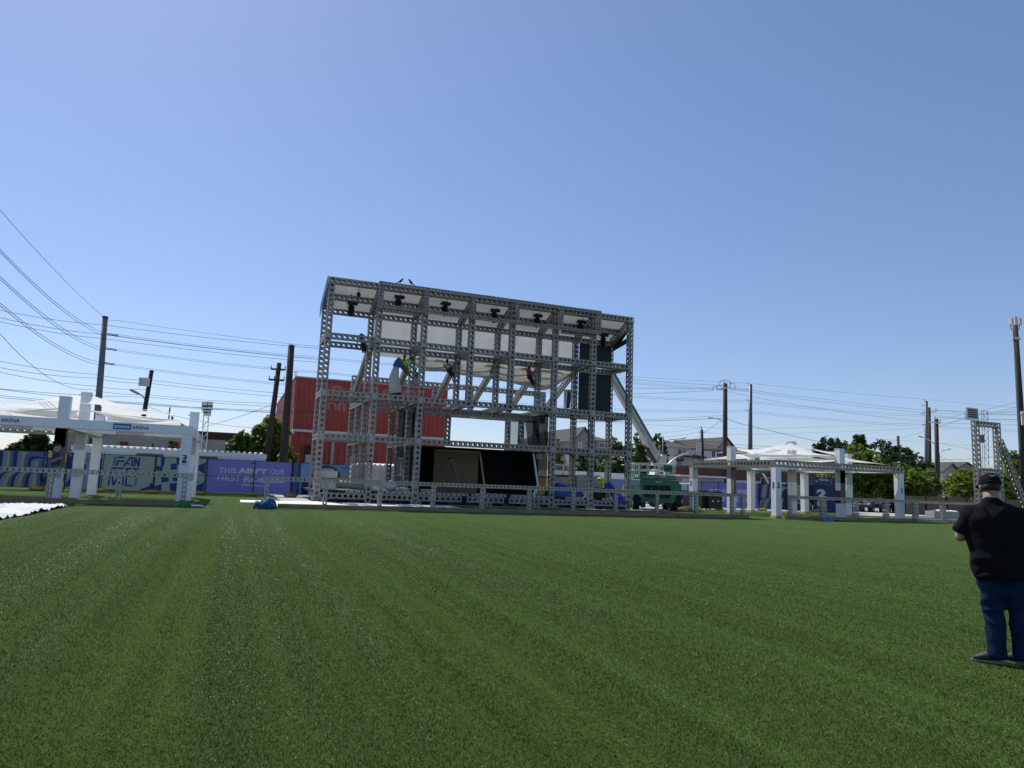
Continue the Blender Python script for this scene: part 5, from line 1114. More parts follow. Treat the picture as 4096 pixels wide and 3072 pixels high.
# distant radio masts
rm = thing('radio_mast', 'faint thin lattice radio mast far behind the lighting tower', 'radio mast', P(3943,1900,190)); a, b_ = P(3944,1880,190), P(3943,1640,190); a.z = 0; mb = MB()
for sx, sy in ((-1.1,0),(1.1,0),(0,1.6)): mb.bar(a+V((sx,sy,0)), b_+V((sx,sy,0)), .14)
for k in range(30): q = a.lerp(b_, k/30); q2 = a.lerp(b_, (k+1)/30); s = 1.1 if k % 2 else -1.1; mb.bar(q+V((s,0,0)), q2+V((-s,0,0)), .1)
mb.build('lattice','steel_pole',rm); mb = MB()
for px in (3921,3926,3932): q = P(px,1755,189); mb.box(q.x-.35,q.x+.35,188.7,189.3,q.z-1.5,q.z+1.5)
mb.bar(P(3918,1760,189),P(3945,1762,190),.2); mb.build('antennas','steel_pole',rm)
# traffic signals on a mast arm
ts = thing('traffic_signal', 'curved mast arm with two black traffic signal heads, beyond the boom lift', 'traffic signal', P(2664,1960,63)); a = P(2664,1865,63); ft = V((a.x,63,0))
MB().tube([ft, a, P(2690,1843,63), P(2720,1822,62.9), P(2750,1811,62.8), P(2785,1808,62.7)], [.16,.14,.12,.10,.09,.08], 10).build('mast_arm','alu',ts,True)
for px, py in ((2718,1838),(2783,1826)):
    q = P(px, py, 62.5); hd = MB().box(q.x-.36,q.x+.36,62.3,62.6,q.z-.2,q.z+.2).build('signal_head','black',ts); mb = MB()
    for k in (-1,0,1): mb.tube([(q.x+k*.22,62.3,q.z+.02),(q.x+k*.22,62.08,q.z+.02)],[.095,.095],10,caps=False)
    mb.build('visor','steel_dark',hd); MB().bar(q+V((0,.0,.2)), P(px,py-16,62.8), .06).build('hanger','steel_dark',ts)
# green street name sign
ss = thing('street_sign', 'green street name sign with white lettering hung behind the right pavilion', 'street sign', P(3046,1960,58)); a, b_ = P(3020,1880,58), P(3072,1895,58)
MB().box(a.x,b_.x,58,58.04,b_.z,a.z+.12).build('plate','p_green',ss); mb = MB(); text(mb, 'Emancipation', (a.x+.12,57.99,b_.z+.22),(1,0,0),(0,0,1),(b_.x-a.x)*.7,.26,.01); text(mb,'1400',(a.x+.1,57.99,b_.z+.05),(1,0,0),(0,0,1),.35,.1); mb.build('lettering','white',ss)
q = P(3074,1935,58.2); MB().tube([(q.x,58.2,0),q,P(3060,1905,58.2),P(3050,1893,58.15)],.1,8).build('mast','alu',ss)
# ------------------------------------------------------------------ overhead wires
WG = {}
def wire(lab, pts, sag=.0, r=.022, grp='overhead wires'):
    q = [P(*p_) for p_ in pts]; out = []
    for a, b_ in zip(q, q[1:]):
        n = 14
        for i in range(n): 
            t = i/n; p_ = a.lerp(b_, t); p_.z -= sag*4*t*(1-t); out.append(p_)
    out.append(q[-1]); o = MB().tube(out, r*.62, 5).build('overhead_wire', 'wire'); return tag(o, lab, 'wire', grp)
def wire_pair(lab, ptsA, dy, grp, **kw):
    for k in (0, 1): wire(lab, [(x, y+dy*k, Y) for x, y, Y in ptsA], grp=grp, **kw)
wire('thin earth wire running up left from the top of the concrete pole', [(418,1270,60),(0,840,34)], .2, .018)
wire('thin wire running right from the top of the concrete pole', [(424,1273,60),(460,1280,60),(1300,1390,60)], .1, .02)
for k, (y0, xl, yl, w_) in enumerate(((1330,0,997,'top'),(1389,0,1105,'middle'),(1447,0,1212,'bottom'))):
    x0 = 408-k*9; wire_pair('paired conductor rising up left from the concrete pole, %s level' % w_, [(x0,y0,59.5),(xl,yl,34)], 11, 'conductors left of the concrete pole, %s level' % w_, sag=.4)
    wire_pair('paired conductor running right from the concrete pole, %s level' % w_, [(474-(y0-1333)*.13,y0+8,59.5),(1300,y0+100,60),(2400,y0+185,64),(2984,y0+229-k*17,75.8)], 6, 'conductors right of the concrete pole, %s level' % w_, sag=.15, r=.018)
wire('thin guy wire slanting down right to the concrete pole at low level', [(0,1335,40),(368,1558,59.5)], .8)
for lab, pts in (('topmost wire crossing the sky behind the concrete pole',[(0,1241,50),(410,1299,58),(1300,1396,60)]),('second wire crossing behind the concrete pole',[(0,1271,50),(405,1337,58),(1300,1440,60)]),('third wire crossing behind the concrete pole',[(0,1287,50),(402,1353,58),(1300,1452,60)]),
    ('thick cable sagging across the middle of the concrete pole',[(0,1445,52),(380,1497,60),(597,1520,64),(1300,1585,62)]),('thin wire just below the thick cable on the left',[(0,1471,52),(375,1512,60),(597,1533,64),(1300,1600,62)]),('thin wire ending at the street lamp pole on the left',[(0,1489,50),(375,1544,60),(585,1556,64)]),
    ('thin wire leaving the concrete pole base to the right',[(375,1561,60),(590,1578,64),(1100,1614,56)]),('upper of the low wires above the left sail roof',[(0,1555,50),(590,1588,64),(1300,1635,56)]),('middle of the low wires above the left sail roof',[(0,1557,50),(590,1612,64),(1300,1660,56)]),('lower of the low wires above the left sail roof',[(0,1582,50),(430,1606,62),(1300,1648,56)]),('lowest wire above the left sail roof',[(0,1590,50),(430,1608,62),(1300,1655,56)]),
    ('slack wire from the lamp pole down to the warehouse trees',[(590,1625,64),(780,1680,62),(1050,1712,57)]),('wire crossing upward from the white pavilion corner to the timber pole',[(790,1714,62),(1090,1618,56)])):
    wire(lab, pts, .12)
for lab, pts, r in (('topmost thin wire right of the stage',[(2300,1490,62),(2990,1532,75),(3690,1596,77.8),(4200,1640,78)],.018),('wire from the stage to the top of the dark pole',[(2300,1497,60),(2875,1541,61.8)],.024),('upper wire reaching the dark pole crossarm from the left',[(2300,1545,60),(2860,1554,61.7)],.022),('rising wire reaching the left tip of the dark pole crossarm',[(2300,1578,60),(2848,1562,61.7)],.022),
    ('upper thin wire reaching the dark pole lamp from the left',[(2300,1685,60),(2893,1662,61.8)],.02),('thick cable reaching the dark pole lamp from the left',[(2300,1688,60),(2893,1672,61.8)],.034),('long faint wire passing low behind the dark pole',[(2300,1680,64),(3000,1716,76),(3680,1690,78)],.016),('second long faint wire passing low behind the dark pole',[(2820,1728,70),(3000,1738,76),(3690,1712,78)],.016),
    ('wire from the dark pole crossarm to the three right poles, upper',[(2930,1548,61.7),(3300,1597,66),(3700,1640,70),(4200,1650,70)],.022),('wire from the dark pole crossarm to the three right poles, middle',[(2940,1557,61.7),(3300,1607,66),(3716,1652,70),(4200,1660,70)],.022),('wire from the dark pole to the three right poles, lower',[(2908,1566,61.7),(3300,1638,66),(3745,1690,60),(4200,1700,60)],.022),
    ('cable falling right from the dark pole lamp to the pavilion trees',[(2905,1672,61.8),(3000,1703,60),(3400,1790,62)],.034),('wire rising right from the small transformer pole to the dark pole',[(2815,1731,69.8),(2880,1682,62)],.026),('upper wire reaching the small transformer pole from the left',[(2640,1732,70),(2805,1709,70)],.018),('lower wire reaching the small transformer pole from the left',[(2640,1750,70),(2796,1728,70)],.018),
    ('cable slanting down left from the small transformer pole',[(2740,1770,70),(2803,1741,70)],.026),('upper low cable running right past the white houses',[(2720,1756,66),(3130,1789,64),(3700,1830,64)],.028),('middle low cable running right past the white houses',[(2720,1768,66),(3080,1798,64),(3700,1845,64)],.032),('lower low cable running right past the white houses',[(2720,1780,66),(3060,1806,64),(3700,1855,64)],.026)):
    wire(lab, pts, .1, r)
for k, w_ in enumerate(('middle', 'lower')):
    y0 = (1601, 1641)[k]; wire_pair('paired conductor running right from the slim steel pole, %s level' % w_, [(2985,y0,75.8),(3300,y0+32,77),(3686,y0+58,77.8),(4200,y0+84,78)], 6, 'conductors right of the slim steel pole, %s level' % w_, sag=.12, r=.018)
for lab, pts, r in (('thick cable running low across the right trees to the tower',[(3560,1845,60),(3750,1838,60),(3960,1828,45),(4200,1822,40)],.03),('wire from the right poles rising to the antenna pole, upper',[(3690,1700,77),(3860,1652,60),(4075,1605,42)],.02),('wire from the right poles rising to the antenna pole, middle',[(3690,1720,77),(3900,1658,55),(4078,1626,42)],.02),('wire from the right poles rising to the antenna pole, lower',[(3560,1765,77),(3900,1660,55),(4080,1638,42)],.02),
    ('level wire meeting the antenna pole below its white conduit',[(3745,1640,60),(4080,1658,42)],.02),('second level wire meeting the antenna pole below its white conduit',[(3745,1668,60),(4084,1678,42)],.02),('long thin wire under the three right poles',[(3480,1752,78),(3700,1765,76),(4000,1790,60)],.018),('wire falling right from the rightmost timber pole behind the cream house',[(3750,1770,60),(3900,1797,60),(4100,1800,60)],.02),('cable falling from the rightmost timber pole to the cream house',[(3752,1822,60),(3860,1862,80)],.026),('lower cable falling from the rightmost timber pole to the cream house',[(3752,1835,60),(3850,1872,80)],.026)):
    wire(lab, pts, .1, r)
# ------------------------------------------------------------------ trees
def tree(name, lab, px, py_top, pw, Y, m_='leaf_mid', n=5200, leaf=.22, lobes=9, trunk=True, z_lo=.22, seed=1, rz=1.0, cat='tree', grp='trees around the site'):
    r_ = random.Random(seed); top = P(px, py_top, Y); base = V((P(px, 1930, Y).x, Y, 0)); Wd = pw/FPX*Y/math.cos(math.atan2(base.x, Y))*1.0 if False else (P(px+pw/2, py_top, Y)-P(px-pw/2, py_top, Y)).length
    Ht = top.z; t = thing(name, lab, cat, base, grp); R = Wd/2; zl = Ht*z_lo; ch = Ht-zl
    LB_ = []; D = R*.75
    for k in range(lobes):       # lobes spread over the crown envelope: wide in the middle, narrower at the top, uneven outline
        f = (k*.618+.1) % 1.0; g = (k+.5)/lobes; a = r_.uniform(0, 2*math.pi)
        wz = min(1, .62+1.1*g)*(1 if g < .55 else math.sqrt(max(.06, 1-((g-.55)/.5)**2)))
        lr = R*r_.uniform(.26,.40)*(1.1-.35*g); x = (2*f-1)*max(0, R*wz-lr); zc = zl+lr*.6+(ch-lr*1.5)*g*r_.uniform(.88,1.0)
        LB_.append((V((base.x+x, Y+math.sin(a)*D*.5, zc)), lr, min(lr*r_.uniform(.75,1.0)*rz, ch*.5)))
    for k in range(max(2, lobes//3)):
        x = R*(-.8+1.6*(k+.5)/max(2, lobes//3)); LB_.append((V((base.x+x, Y+r_.uniform(-.3,.3)*D, zl+ch*r_.uniform(.2,.45))), R*.32, min(R*.32, ch*.4)))
    LB_.append((V((base.x, Y, zl+ch*.5)), R*.55, ch*.40)); LB_.append((V((base.x+r_.uniform(-.2,.2)*R, Y, Ht-min(R*.30, ch*.3))), R*.30, min(R*.30, ch*.3)))
    vol = [lr*lr for _, lr, _ in LB_]; tot = sum(vol); mb = MB(); vs = mb.v; fs = mb.f
    for (c, lr, lz), vv in zip(LB_, vol):
        m = int(n*1.5*vv/tot)
        clumps = [V((r_.gauss(0,1), r_.gauss(0,1), r_.gauss(0,1))).normalized() for _ in range(max(6, m//26))]
        for i in range(m):
            d = clumps[i % len(clumps)]; d = (d + V((r_.gauss(0,.2), r_.gauss(0,.2), r_.gauss(0,.2)))).normalized()
            if d.z < -.75: continue
            rr = r_.uniform(.72,1.08) if r_.random() < .8 else r_.uniform(.3,.75)
            p_ = c+V((d.x*lr*rr, d.y*lr*rr, d.z*lz*rr)); s = leaf*r_.uniform(.6,1.35)
            u_ = V((r_.gauss(0,1), r_.gauss(0,1), r_.gauss(0,.6))).normalized(); w_ = u_.cross(V((r_.gauss(0,.7), r_.gauss(0,.7), 1))).normalized()
            o = len(vs); vs += [p_-u_*s, p_-w_*s*.5, p_+u_*s, p_+w_*s*.5]; fs.append((o, o+1, o+2, o+3)); mb.m.append(0)
    mb.build('crown', m_, t)
    mb = MB(); tr = max(.10, R*.06)
    mb.tube([base, base+V((.05*R,0,Ht*.25)), base+V((0,0,Ht*.55)), base+V((.03*R,0,Ht*.8))], [tr*1.3, tr, tr*.7, tr*.2], 8)
    for k in range(6):
        c, lr, lz = LB_[k % len(LB_)]; s_ = base+V((0,0,Ht*r_.uniform(.25,.5))); mb.tube([s_, s_.lerp(c, .5)+V((0,0,.1*R)), c], [tr*.5, tr*.35, tr*.1], 6)
    mb.build('trunk','bark',t)
    return t
tree('shrub', 'broad dense dark green bush above the striped banner, far left', 118, 1722, 270, 55.5, 'leaf_dark', 6500, .16, 13, z_lo=.05, seed=3, cat='bush', grp='bushes around the site')
tree('tree', 'bushy green tree between the lattice mast and the timber poles', 965, 1722, 210, 59, 'leaf_mid', 5200, .17, 10, z_lo=.1, seed=5)
tree('tree', 'taller leafy green tree against the red warehouse corner', 1062, 1656, 265, 59.5, 'leaf_yel', 8500, .17, 13, z_lo=.12, seed=6)
tree('shrub', 'low leafy shrub at the foot of the dark timber pole by the warehouse', 1130, 1790, 110, 55, 'leaf_yel', 1500, .14, 6, z_lo=.02, seed=8, cat='bush', grp='bushes around the site')
tree('shrub', 'small shrub growing above the white container, left one', 595, 1775, 26, 55.8, 'leaf_dark', 300, .10, 3, z_lo=.3, seed=9, cat='bush', grp='bushes around the site')
tree('shrub', 'leafy shrub growing above the white container, beside the right red box', 667, 1762, 52, 55.6, 'leaf_mid', 600, .12, 4, z_lo=.3, seed=10, cat='bush', grp='bushes around the site')
tree('tree', 'small yellow-green tree seen through the stage right of the mesh cloth', 2228, 1768, 90, 66, 'leaf_yel', 1800, .2, 7, z_lo=.1, seed=11)
tree('tree', 'dark tree seen behind the second right stage bay', 2345, 1800, 150, 66, 'leaf_dark', 3600, .2, 9, z_lo=.05, seed=12)
tree('tree', 'rounded green tree behind the right corner of the stage', 2455, 1745, 190, 68, 'leaf_mid', 5000, .2, 11, z_lo=.05, seed=13)
tree('tree', 'green tree right behind the white boom', 2575, 1722, 190, 70, 'leaf_mid', 5200, .2, 11, z_lo=.1, seed=14)
tree('tree', 'green tree crown between the boom and the white houses', 2640, 1735, 100, 72, 'leaf_mid', 2400, .2, 8, z_lo=.1, seed=15)
tree('tree', 'green bushy tree filling the gap behind the right pavilion centre mast', 3330, 1840, 150, 60, 'leaf_mid', 4200, .2, 10, z_lo=.1, seed=41)
tree('shrub', 'yellow-green bush below the street lamp behind the boom lift', 2690, 1880, 90, 64, 'leaf_yel', 1500, .17, 6, z_lo=.05, seed=16, cat='bush', grp='bushes around the site')
tree('tree', 'dark tree with upright crown behind the right pavilion sail, leftmost', 3300, 1742, 120, 70, 'leaf_dark', 3600, .26, 9, z_lo=.2, seed=21)
tree('tree', 'dark upright tree behind the right pavilion, second from the left', 3372, 1752, 130, 72, 'leaf_dark', 2400, .28, 8, z_lo=.3, seed=22)
tree('tree', 'tall dark tree with the highest crown behind the right pavilion', 3440, 1738, 130, 70, 'leaf_dark', 4200, .28, 10, z_lo=.2, seed=23)
tree('tree', 'dark broad tree behind the right end of the right pavilion', 3530, 1760, 220, 74, 'leaf_dark', 4600, .3, 10, z_lo=.2, seed=24)
tree('tree', 'dark tree crown left of the three poles', 3625, 1785, 220, 72, 'leaf_dark', 4200, .3, 10, z_lo=.2, seed=25)
tree('tree', 'bright yellow-green tree with spreading tiers inside the right pavilion view', 3440, 1782, 270, 53, 'leaf_yel', 9500, .20, 16, z_lo=.12, seed=26)
tree('tree', 'bright green tree with low spreading boughs behind the right pavilion corner', 3590, 1850, 280, 52, 'leaf_yel', 9000, .18, 12, z_lo=.2, seed=27)
tree('tree', 'mid green tree in front of the cream house', 3700, 1885, 150, 53, 'leaf_mid', 4600, .18, 10, z_lo=.3, seed=28)
tree('tree', 'leafy green tree just left of the lighting tower', 3860, 1872, 170, 54, 'leaf_yel', 5200, .18, 11, z_lo=.25, seed=29)
tree('tree', 'green tree between the lighting tower columns and its brace', 3960, 1905, 110, 56, 'leaf_mid', 2600, .18, 8, z_lo=.3, seed=30)
tree('tree', 'tall yellow-green tree at the right edge behind the tower brace', 4060, 1790, 170, 66, 'leaf_yel', 4600, .24, 10, z_lo=.1, seed=31)
tree('tree', 'green tree low behind the tower brace at the right edge', 4040, 1930, 120, 60, 'leaf_mid', 2600, .18, 8, z_lo=.2, seed=32)
# ------------------------------------------------------------------ scissor lift
def tyre(mb, c, axis, r, w, lugs=18):
    mb.wheel(c, axis, r, w, 20); c, a = V(c), V(axis).normalized(); up = V((0,0,1)); f = a.cross(up)
    for k in range(lugs):
        for s in (-1, 1):
            t = 2*math.pi*(k+.25*s)/lugs; d = f*math.cos(t)+up*math.sin(t); p_ = c+d*r*.98
            mb.bar(p_+a*s*w*.04, p_+a*s*w*.46+(-f*math.sin(t)+up*math.cos(t))*.08, .06, .07, up=tuple(d))
sx = local('scissor_lift', 'green rough terrain scissor lift with white guard rails, beside the right stage corner', 'scissor lift')
# local frame: x right, y away from camera; front face at y = 0
mb = MB()
mb.prism([(-1.0,0,.50),(1.15,0,.50),(1.28,0,.66),(1.28,0,1.62),(.98,0,1.62),(.98,0,.95),(.80,0,.72),(-.62,0,.72),(-.82,0,.90),(-.82,0,1.62),(-1.05,0,1.62)], (0,.12,0))
mb.box(-1.0,1.2,.13,3.6,.55,.80); mb.box(.98,1.26,.13,.8,.9,1.6)
mb.build('chassis','jlg_green',sx)
mb = MB(); mb.prism([(-1.1,-.02,1.62),(1.25,-.02,1.62),(1.25,-.02,2.0),(-1.02,-.02,2.0),(-1.1,-.02,1.9)], (0,.1,0)); mb.build('upper_frame','jlg_green',sx)
mb = MB()
for k in range(4): mb.box(-.75,.7,.5,3.2,1.0+k*.17,1.1+k*.17)
mb.build('scissor_arms','steel_dark',sx); MB().box(-.8,.95,.25,.3,.8,1.62).build('engine_panel','black',sx)
mb = MB()
for x in (-.3,.25,.55): mb.cyl((x,.22,.85),(x,.22,1.6),.07,None,8)
mb.bar((-.6,.2,1.25),(.3,.2,1.32),.05); mb.build('hoses','steel_dark',sx)
MB().box(-1.12,1.3,-.06,3.5,2.02,2.13).build('deck','jlg_green',sx); mb = MB(); mb.box(-1.1,1.28,-.075,-.062,2.135,2.32); mb.build('toe_board','jlg_green',sx); MB().box(-1.55,-1.13,.1,3.2,2.03,2.12).build('extension_deck','jlg_light',sx)
mb = MB()
for k in (-.95,-.82,-.70,.85,.97,1.09): mb.prism([(k,-.078,2.16),(k+.05,-.078,2.16),(k+.11,-.078,2.22),(k+.06,-.078,2.22)], (0,-.004,0))
mb.build('hazard_stripe','p_yellow',sx)
mb = MB(); text(mb,'SUNBELT',(.28,-.080,2.195),(1,0,0),(0,0,1),.42,.07,.02); text(mb,'RENTALS',(-.22,-.080,2.20),(1,0,0),(0,0,1),.28,.05); text(mb,'4394RT',(-.05,-.024,1.83),(1,0,0),(0,0,1),.42,.09,.02); mb.build('lettering','white',sx)
MB().tube([(.16,-.079,2.235),(.16,-.084,2.235)],[.05,.05],10).build('logo','p_yellow',sx)
def rails(pts, z0=2.13, z1=3.05, mid=2.62):  # white tube rails
    mb = MB()
    for (xa, ya), (xb, yb) in zip(pts, pts[1:]):
        for z in (z1, mid): mb.cyl((xa,ya,z),(xb,yb,z),.034,None,8)
        n = max(1, round(math.hypot(xb-xa, yb-ya)/.62))
        for i in range(n+1): t = i/n; mb.cyl((xa+(xb-xa)*t,ya+(yb-ya)*t,z0),(xa+(xb-xa)*t,ya+(yb-ya)*t,z1),.03,None,8)
    return mb
rails([(-1.08,3.4),(-1.08,.0),(1.25,.0),(1.25,3.4),(-1.08,3.4)]).build('guard_rail','boomwhite',sx); rails([(-1.1,.15),(-1.5,.15),(-1.5,3.1)]).build('guard_rail','boomwhite',sx)
mb = MB(); mb.bar((-.98,-.01,2.70),(-.18,-.01,2.70),.02); mb.bar((-.98,-.01,2.70),(-.98,-.01,3.0),.02); mb.bar((-.18,-.01,2.70),(-.18,-.01,3.0),.02)
for z in (2.45,2.6,2.75,2.9): mb.cyl((.12,.01,z),(.42,.01,z),.022,None,6)
mb.build('ladder_gate','boomwhite',sx)
MB().box(.48,1.06,-.05,-.03,2.55,3.0).build('sign','p_green',sx); mb = MB(); text(mb,'JLG',(.58,-.056,2.70),(1,0,0),(0,0,1),.38,.15,.04,shear=.18); mb.build('lettering','p_black',sx)
MB().box(-.9,-.6,.15,.4,2.14,2.42).build('blue_bin','bluetarp',sx); MB().box(.7,1.0,.6,.9,2.14,2.6).build('control_box','boomwhite',sx)
for x, y in ((-1.25,.55),(1.35,.75),(-1.25,2.9),(1.35,2.9)):
    w = MB(); tyre(w, (x,y,.48), (1,.0,0), .48, .42); wo = w.build('wheel','rubber',sx); MB().wheel((x,y,.48),(1,0,0),.22,.44,14).build('hub','jlg_green',wo)
mb = MB(); mb.box(-1.05,-.72,-.12,-.02,.14,.5); mb.box(.75,1.05,-.12,-.02,.14,.5); mb.build('outrigger','black',sx)
mb = MB(); mb.box(-2.05,-1.75,.5,.85,.55,1.6); mb.box(-1.66,-1.36,.3,.65,.55,1.6); mb.build('side_lockers','jlg_light',sx)
xs = G(2622, 2042); put(sx, (P(2624,2040,41.2).x, 41.2, .006), rad(-20))
# ------------------------------------------------------------------ boom lift behind
bl = thing('boom_lift', 'green boom lift with long white telescopic boom raised to the left behind the stage', 'boom lift', P(2660,1990,49))
YB = 49.0
b0_, b1_ = P(2643,1858,YB), P(2380,1395,YB)
mb = MB(); mb.prism([P(2628,1862,YB-.5),P(2668,1864,YB-.5),P(2668,1823,YB-.5),P(2650,1818,YB-.5)], (0,1.0,0)); mb.build('turret_plate','boomwhite',bl)
mid_ = b0_.lerp(b1_, .42); d_ = (b1_-b0_).normalized()
mb = MB(); mb.bar(b0_-d_*.2, b1_, .55, .40, up=(0,1,0)); mb.build('boom','boomwhite',bl)
up_ = V((-d_.z,0,d_.x)); up_ = up_ if up_.z > 0 else -up_
mb = MB(); mb.bar(b0_+up_*.30+d_*2, b1_+up_*.30, .14, .5, up=(0,1,0)); mb.build('cable_track','jlg_green',bl)
mb = MB(); mb.bar(b0_+up_*.0+d_*1.0+V((0,-.30,0)), b1_+V((0,-.30,0)), .22, .03, up=(0,1,0)); mb.build('boom_face','cladgrey',bl)
mb = MB(); ca, cb = P(2632,1868,YB), P(2588,1798,YB); mb.cyl(ca, cb, .2, None, 12); mb.cyl(cb, P(2572,1752,YB), .10, None, 10); mb.build('lift_cylinder','steel_dark',bl)
mb = MB(); kk = P(2560,1742,YB); mb.prism([kk+V((-.1,-.3,.3)),kk+V((.5,-.3,-.2)),kk+V((.6,-.3,-.9)),kk+V((.3,-.3,-.6))], (0,.5,0)); mb.build('bracket','boomwhite',bl)
mb = MB(); mb.prism([P(2606,1920,YB-.6),P(2640,1922,YB-.6),P(2640,1876,YB-.6),P(2629,1880,YB-.6)], (0,1,0)); mb.build('boom_support','boomwhite',bl)
a, b_ = P(2684,1922,YB-1), P(2725,1980,YB-1); mb = MB(); mb.prism([(a.x,YB-1,a.z),(b_.x-.3,YB-1,a.z-.05),(b_.x,YB-1,a.z-.35),(b_.x,YB-1,b_.z),(a.x,YB-1,b_.z)], (0,2.2,0)); mb.build('counterweight','jlg_green',bl)
MB().box(b0_.x-1.6,a.x,YB-.8,YB+1,1.0,1.9).build('turntable','jlg_green',bl); MB().box(b0_.x-1.7,b0_.x+1.6,YB-1,YB+1,.5,.95).build('chassis','jlg_green',bl)
q = P(2703,1921,YB-.6); MB().cyl(q, q+V((0,0,.25)), .09).build('beacon','orange',bl)
for x, y in ((b0_.x-1.3,YB-1.15),(b0_.x+1.25,YB-1.15),(b0_.x-1.3,YB+1.1),(b0_.x+1.25,YB+1.1)):
    w = MB(); tyre(w,(x,y,.5),(0,1,0),.5,.4); wo = w.build('wheel','rubber',bl); MB().wheel((x,y,.5),(0,1,0),.24,.42,14).build('hub','boomwhite',wo)
# ------------------------------------------------------------------ carts
def cart(lab, p, rz, body, roof=True, seatm='khaki', bed=False):
    t = local('golf_cart', lab, 'golf cart', 'carts parked beyond the pavilions')      # front towards -y
    mb = MB(); prof = [(-1.15,.42),(-1.22,.62),(-1.12,.86),(-.72,.98),(-.55,.95),(-.45,.45),(.35,.45),(.35,.75),(1.15,.78),(1.15,.42)]
    mb.prism([(-.58,y,z) for y, z in prof], (1.16,0,0)); mb.build('body',body,t)
    mb = MB(); mb.prism([(-.56,.30,.76),(-.56,.85,.76),(-.56,.85,.88),(-.56,.30,.88)],(1.12,0,0)); mb.prism([(-.56,.80,.89),(-.56,.92,.89),(-.56,1.02,1.35),(-.56,.92,1.35)],(1.12,0,0)); mb.build('seat',seatm,t)
    for s in (-1,1):
        for y in (-.78,.78):
            w = MB(); w.wheel((s*.52,y,.27),(1,0,0),.27,.2,18); wo = w.build('wheel','rubber',t); MB().wheel((s*.52,y,.27),(1,0,0),.13,.215,12).build('rim','alu',wo)
        MB().ball((s*.38,-1.185,.72),(.1,.05,.07),10,6).build('headlight','white',t); MB().tube([(s*.5,-.62,.95),(s*.5,-.30,1.85)],.025,6).build('roof_post','steel_dark',t); MB().tube([(s*.5,.95,.8),(s*.5,.85,1.85)],.025,6).build('roof_post','steel_dark',t)
    if roof: mb = MB(); mb.prism([(-.62,-.5,1.86),(-.62,1.05,1.86),(-.62,1.0,1.94),(-.62,-.42,1.94)],(1.24,0,0)); mb.build('roof','white',t)
    mb = MB(); n = 14; c = V((-.25,-.28,1.12)); ring = [c+V((.19*math.cos(2*math.pi*k/n),.08*math.sin(2*math.pi*k/n),.17*math.sin(2*math.pi*k/n))) for k in range(n+1)]; mb.tube(ring,.02,6); mb.cyl(c,(-.25,-.6,.92),.025); mb.build('steering_wheel','black',t)
    mb = MB(); mb.box(-.36,.36,-1.235,-1.19,.50,.62); mb.build('grille','black',t); MB().box(-.16,.16,-1.0,-.86,.93,.955).build('badge','white',t)
    if bed: mb = MB(); mb.box(-.6,.6,1.16,2.0,.6,.95); mb.box(-.6,.6,1.0,1.1,.95,1.3); mb.build('cargo_bed','black',t)
    put(t, p, rz); return t
cart('dark blue golf cart with white roof, parked between the boom lift and the right pavilion', (P(2733,2000,49.5).x,49.5,0), rad(-25), 'navy')
q = P(3485,2040,50); cart('black utility cart with tan seat parked under the trees behind the right pavilion', (q.x,50,0), rad(-75), 'steel_dark', False, 'wallbeige', True)
q = P(3590,2050,51); cart('dark cart half hidden behind the right pavilion corner column', (q.x,51,0), rad(-60), 'black', False, 'black')
mb = MB(); q = P(3427,2040,51); mb.ball((q.x,51,.25),(.35,.3,.28),10,8); tag(mb.build('sandbag','p_yellow',smooth=True),'yellow sack on the pavement beside the black utility cart','sack')
# road cases and rack behind the purple right banner
rc = thing('rack_case','tall dark slatted rack case left of the black road case, right pavilion','rack case',P(2832,2035,44)); a,b_ = P(2808,2035,44),P(2838,1985,44)
MB().box(a.x,b_.x,44,44.9,.1,1.40).build('body','black',rc); mb = MB()
for k in range(6): mb.box(a.x+.02,b_.x-.02,43.96,43.99,.22+k*.2,.27+k*.2)
mb.build('slats','steel_dark',rc); mb = MB()
for x in (a.x+.1,b_.x-.1): mb.wheel((x,44.2,.055),(0,1,0),.05,.05,10)
mb.build('castors','rubber',rc)
rc = thing('road_case','large black road case with small white corner labels, right pavilion','road case',P(2865,2035,43.5)); a,b_ = P(2840,2035,43.5),P(2888,1985,43.5)
MB().box(a.x,b_.x,43.5,44.6,.13,1.0).build('body','black',rc); MB().box(a.x-.02,b_.x+.02,43.48,44.62,1.003,1.36).build('lid','blackcloth',rc); mb = MB()
for x in (a.x+.18,b_.x-.4): mb.prism([(x,43.49,.62),(x+.16,43.49,.62),(x+.05,43.49,.78)],(0,-.006,0))
mb.build('corner_labels','white',rc); mb = MB()
for x in (a.x+.15,b_.x-.15): mb.wheel((x,43.7,.065),(0,1,0),.06,.05,10)
mb.build('castors','rubber',rc)
mb = MB(); q = P(2740,2036,43); 
for k in range(5): mb.bar((q.x-1.2+k*.3,42.6+.1*k,.05+.05*k),(q.x+1.5,43.2+.1*k,.06+.05*k),.24,.045)
tag(mb.build('timber_boards','timber_new'),'loose pile of timber boards on the ground left of the right pavilion','boards')
t = thing('crate','dark grey upright crate between the golf cart and the pavilion column','crate',(P(2757,2030,46).x,46,0)); a,b_=P(2748,2030,46),P(2766,2030,46); MB().box(a.x,b_.x,46,46.6,.06,1.2).build('body','bldgdark',t); mb=MB(); mb.box(a.x-.02,b_.x+.02,45.97,46.62,.0,.055); mb.box(a.x+.05,b_.x-.05,45.97,45.995,.55,.62); mb.build('battens','timber_new',t)
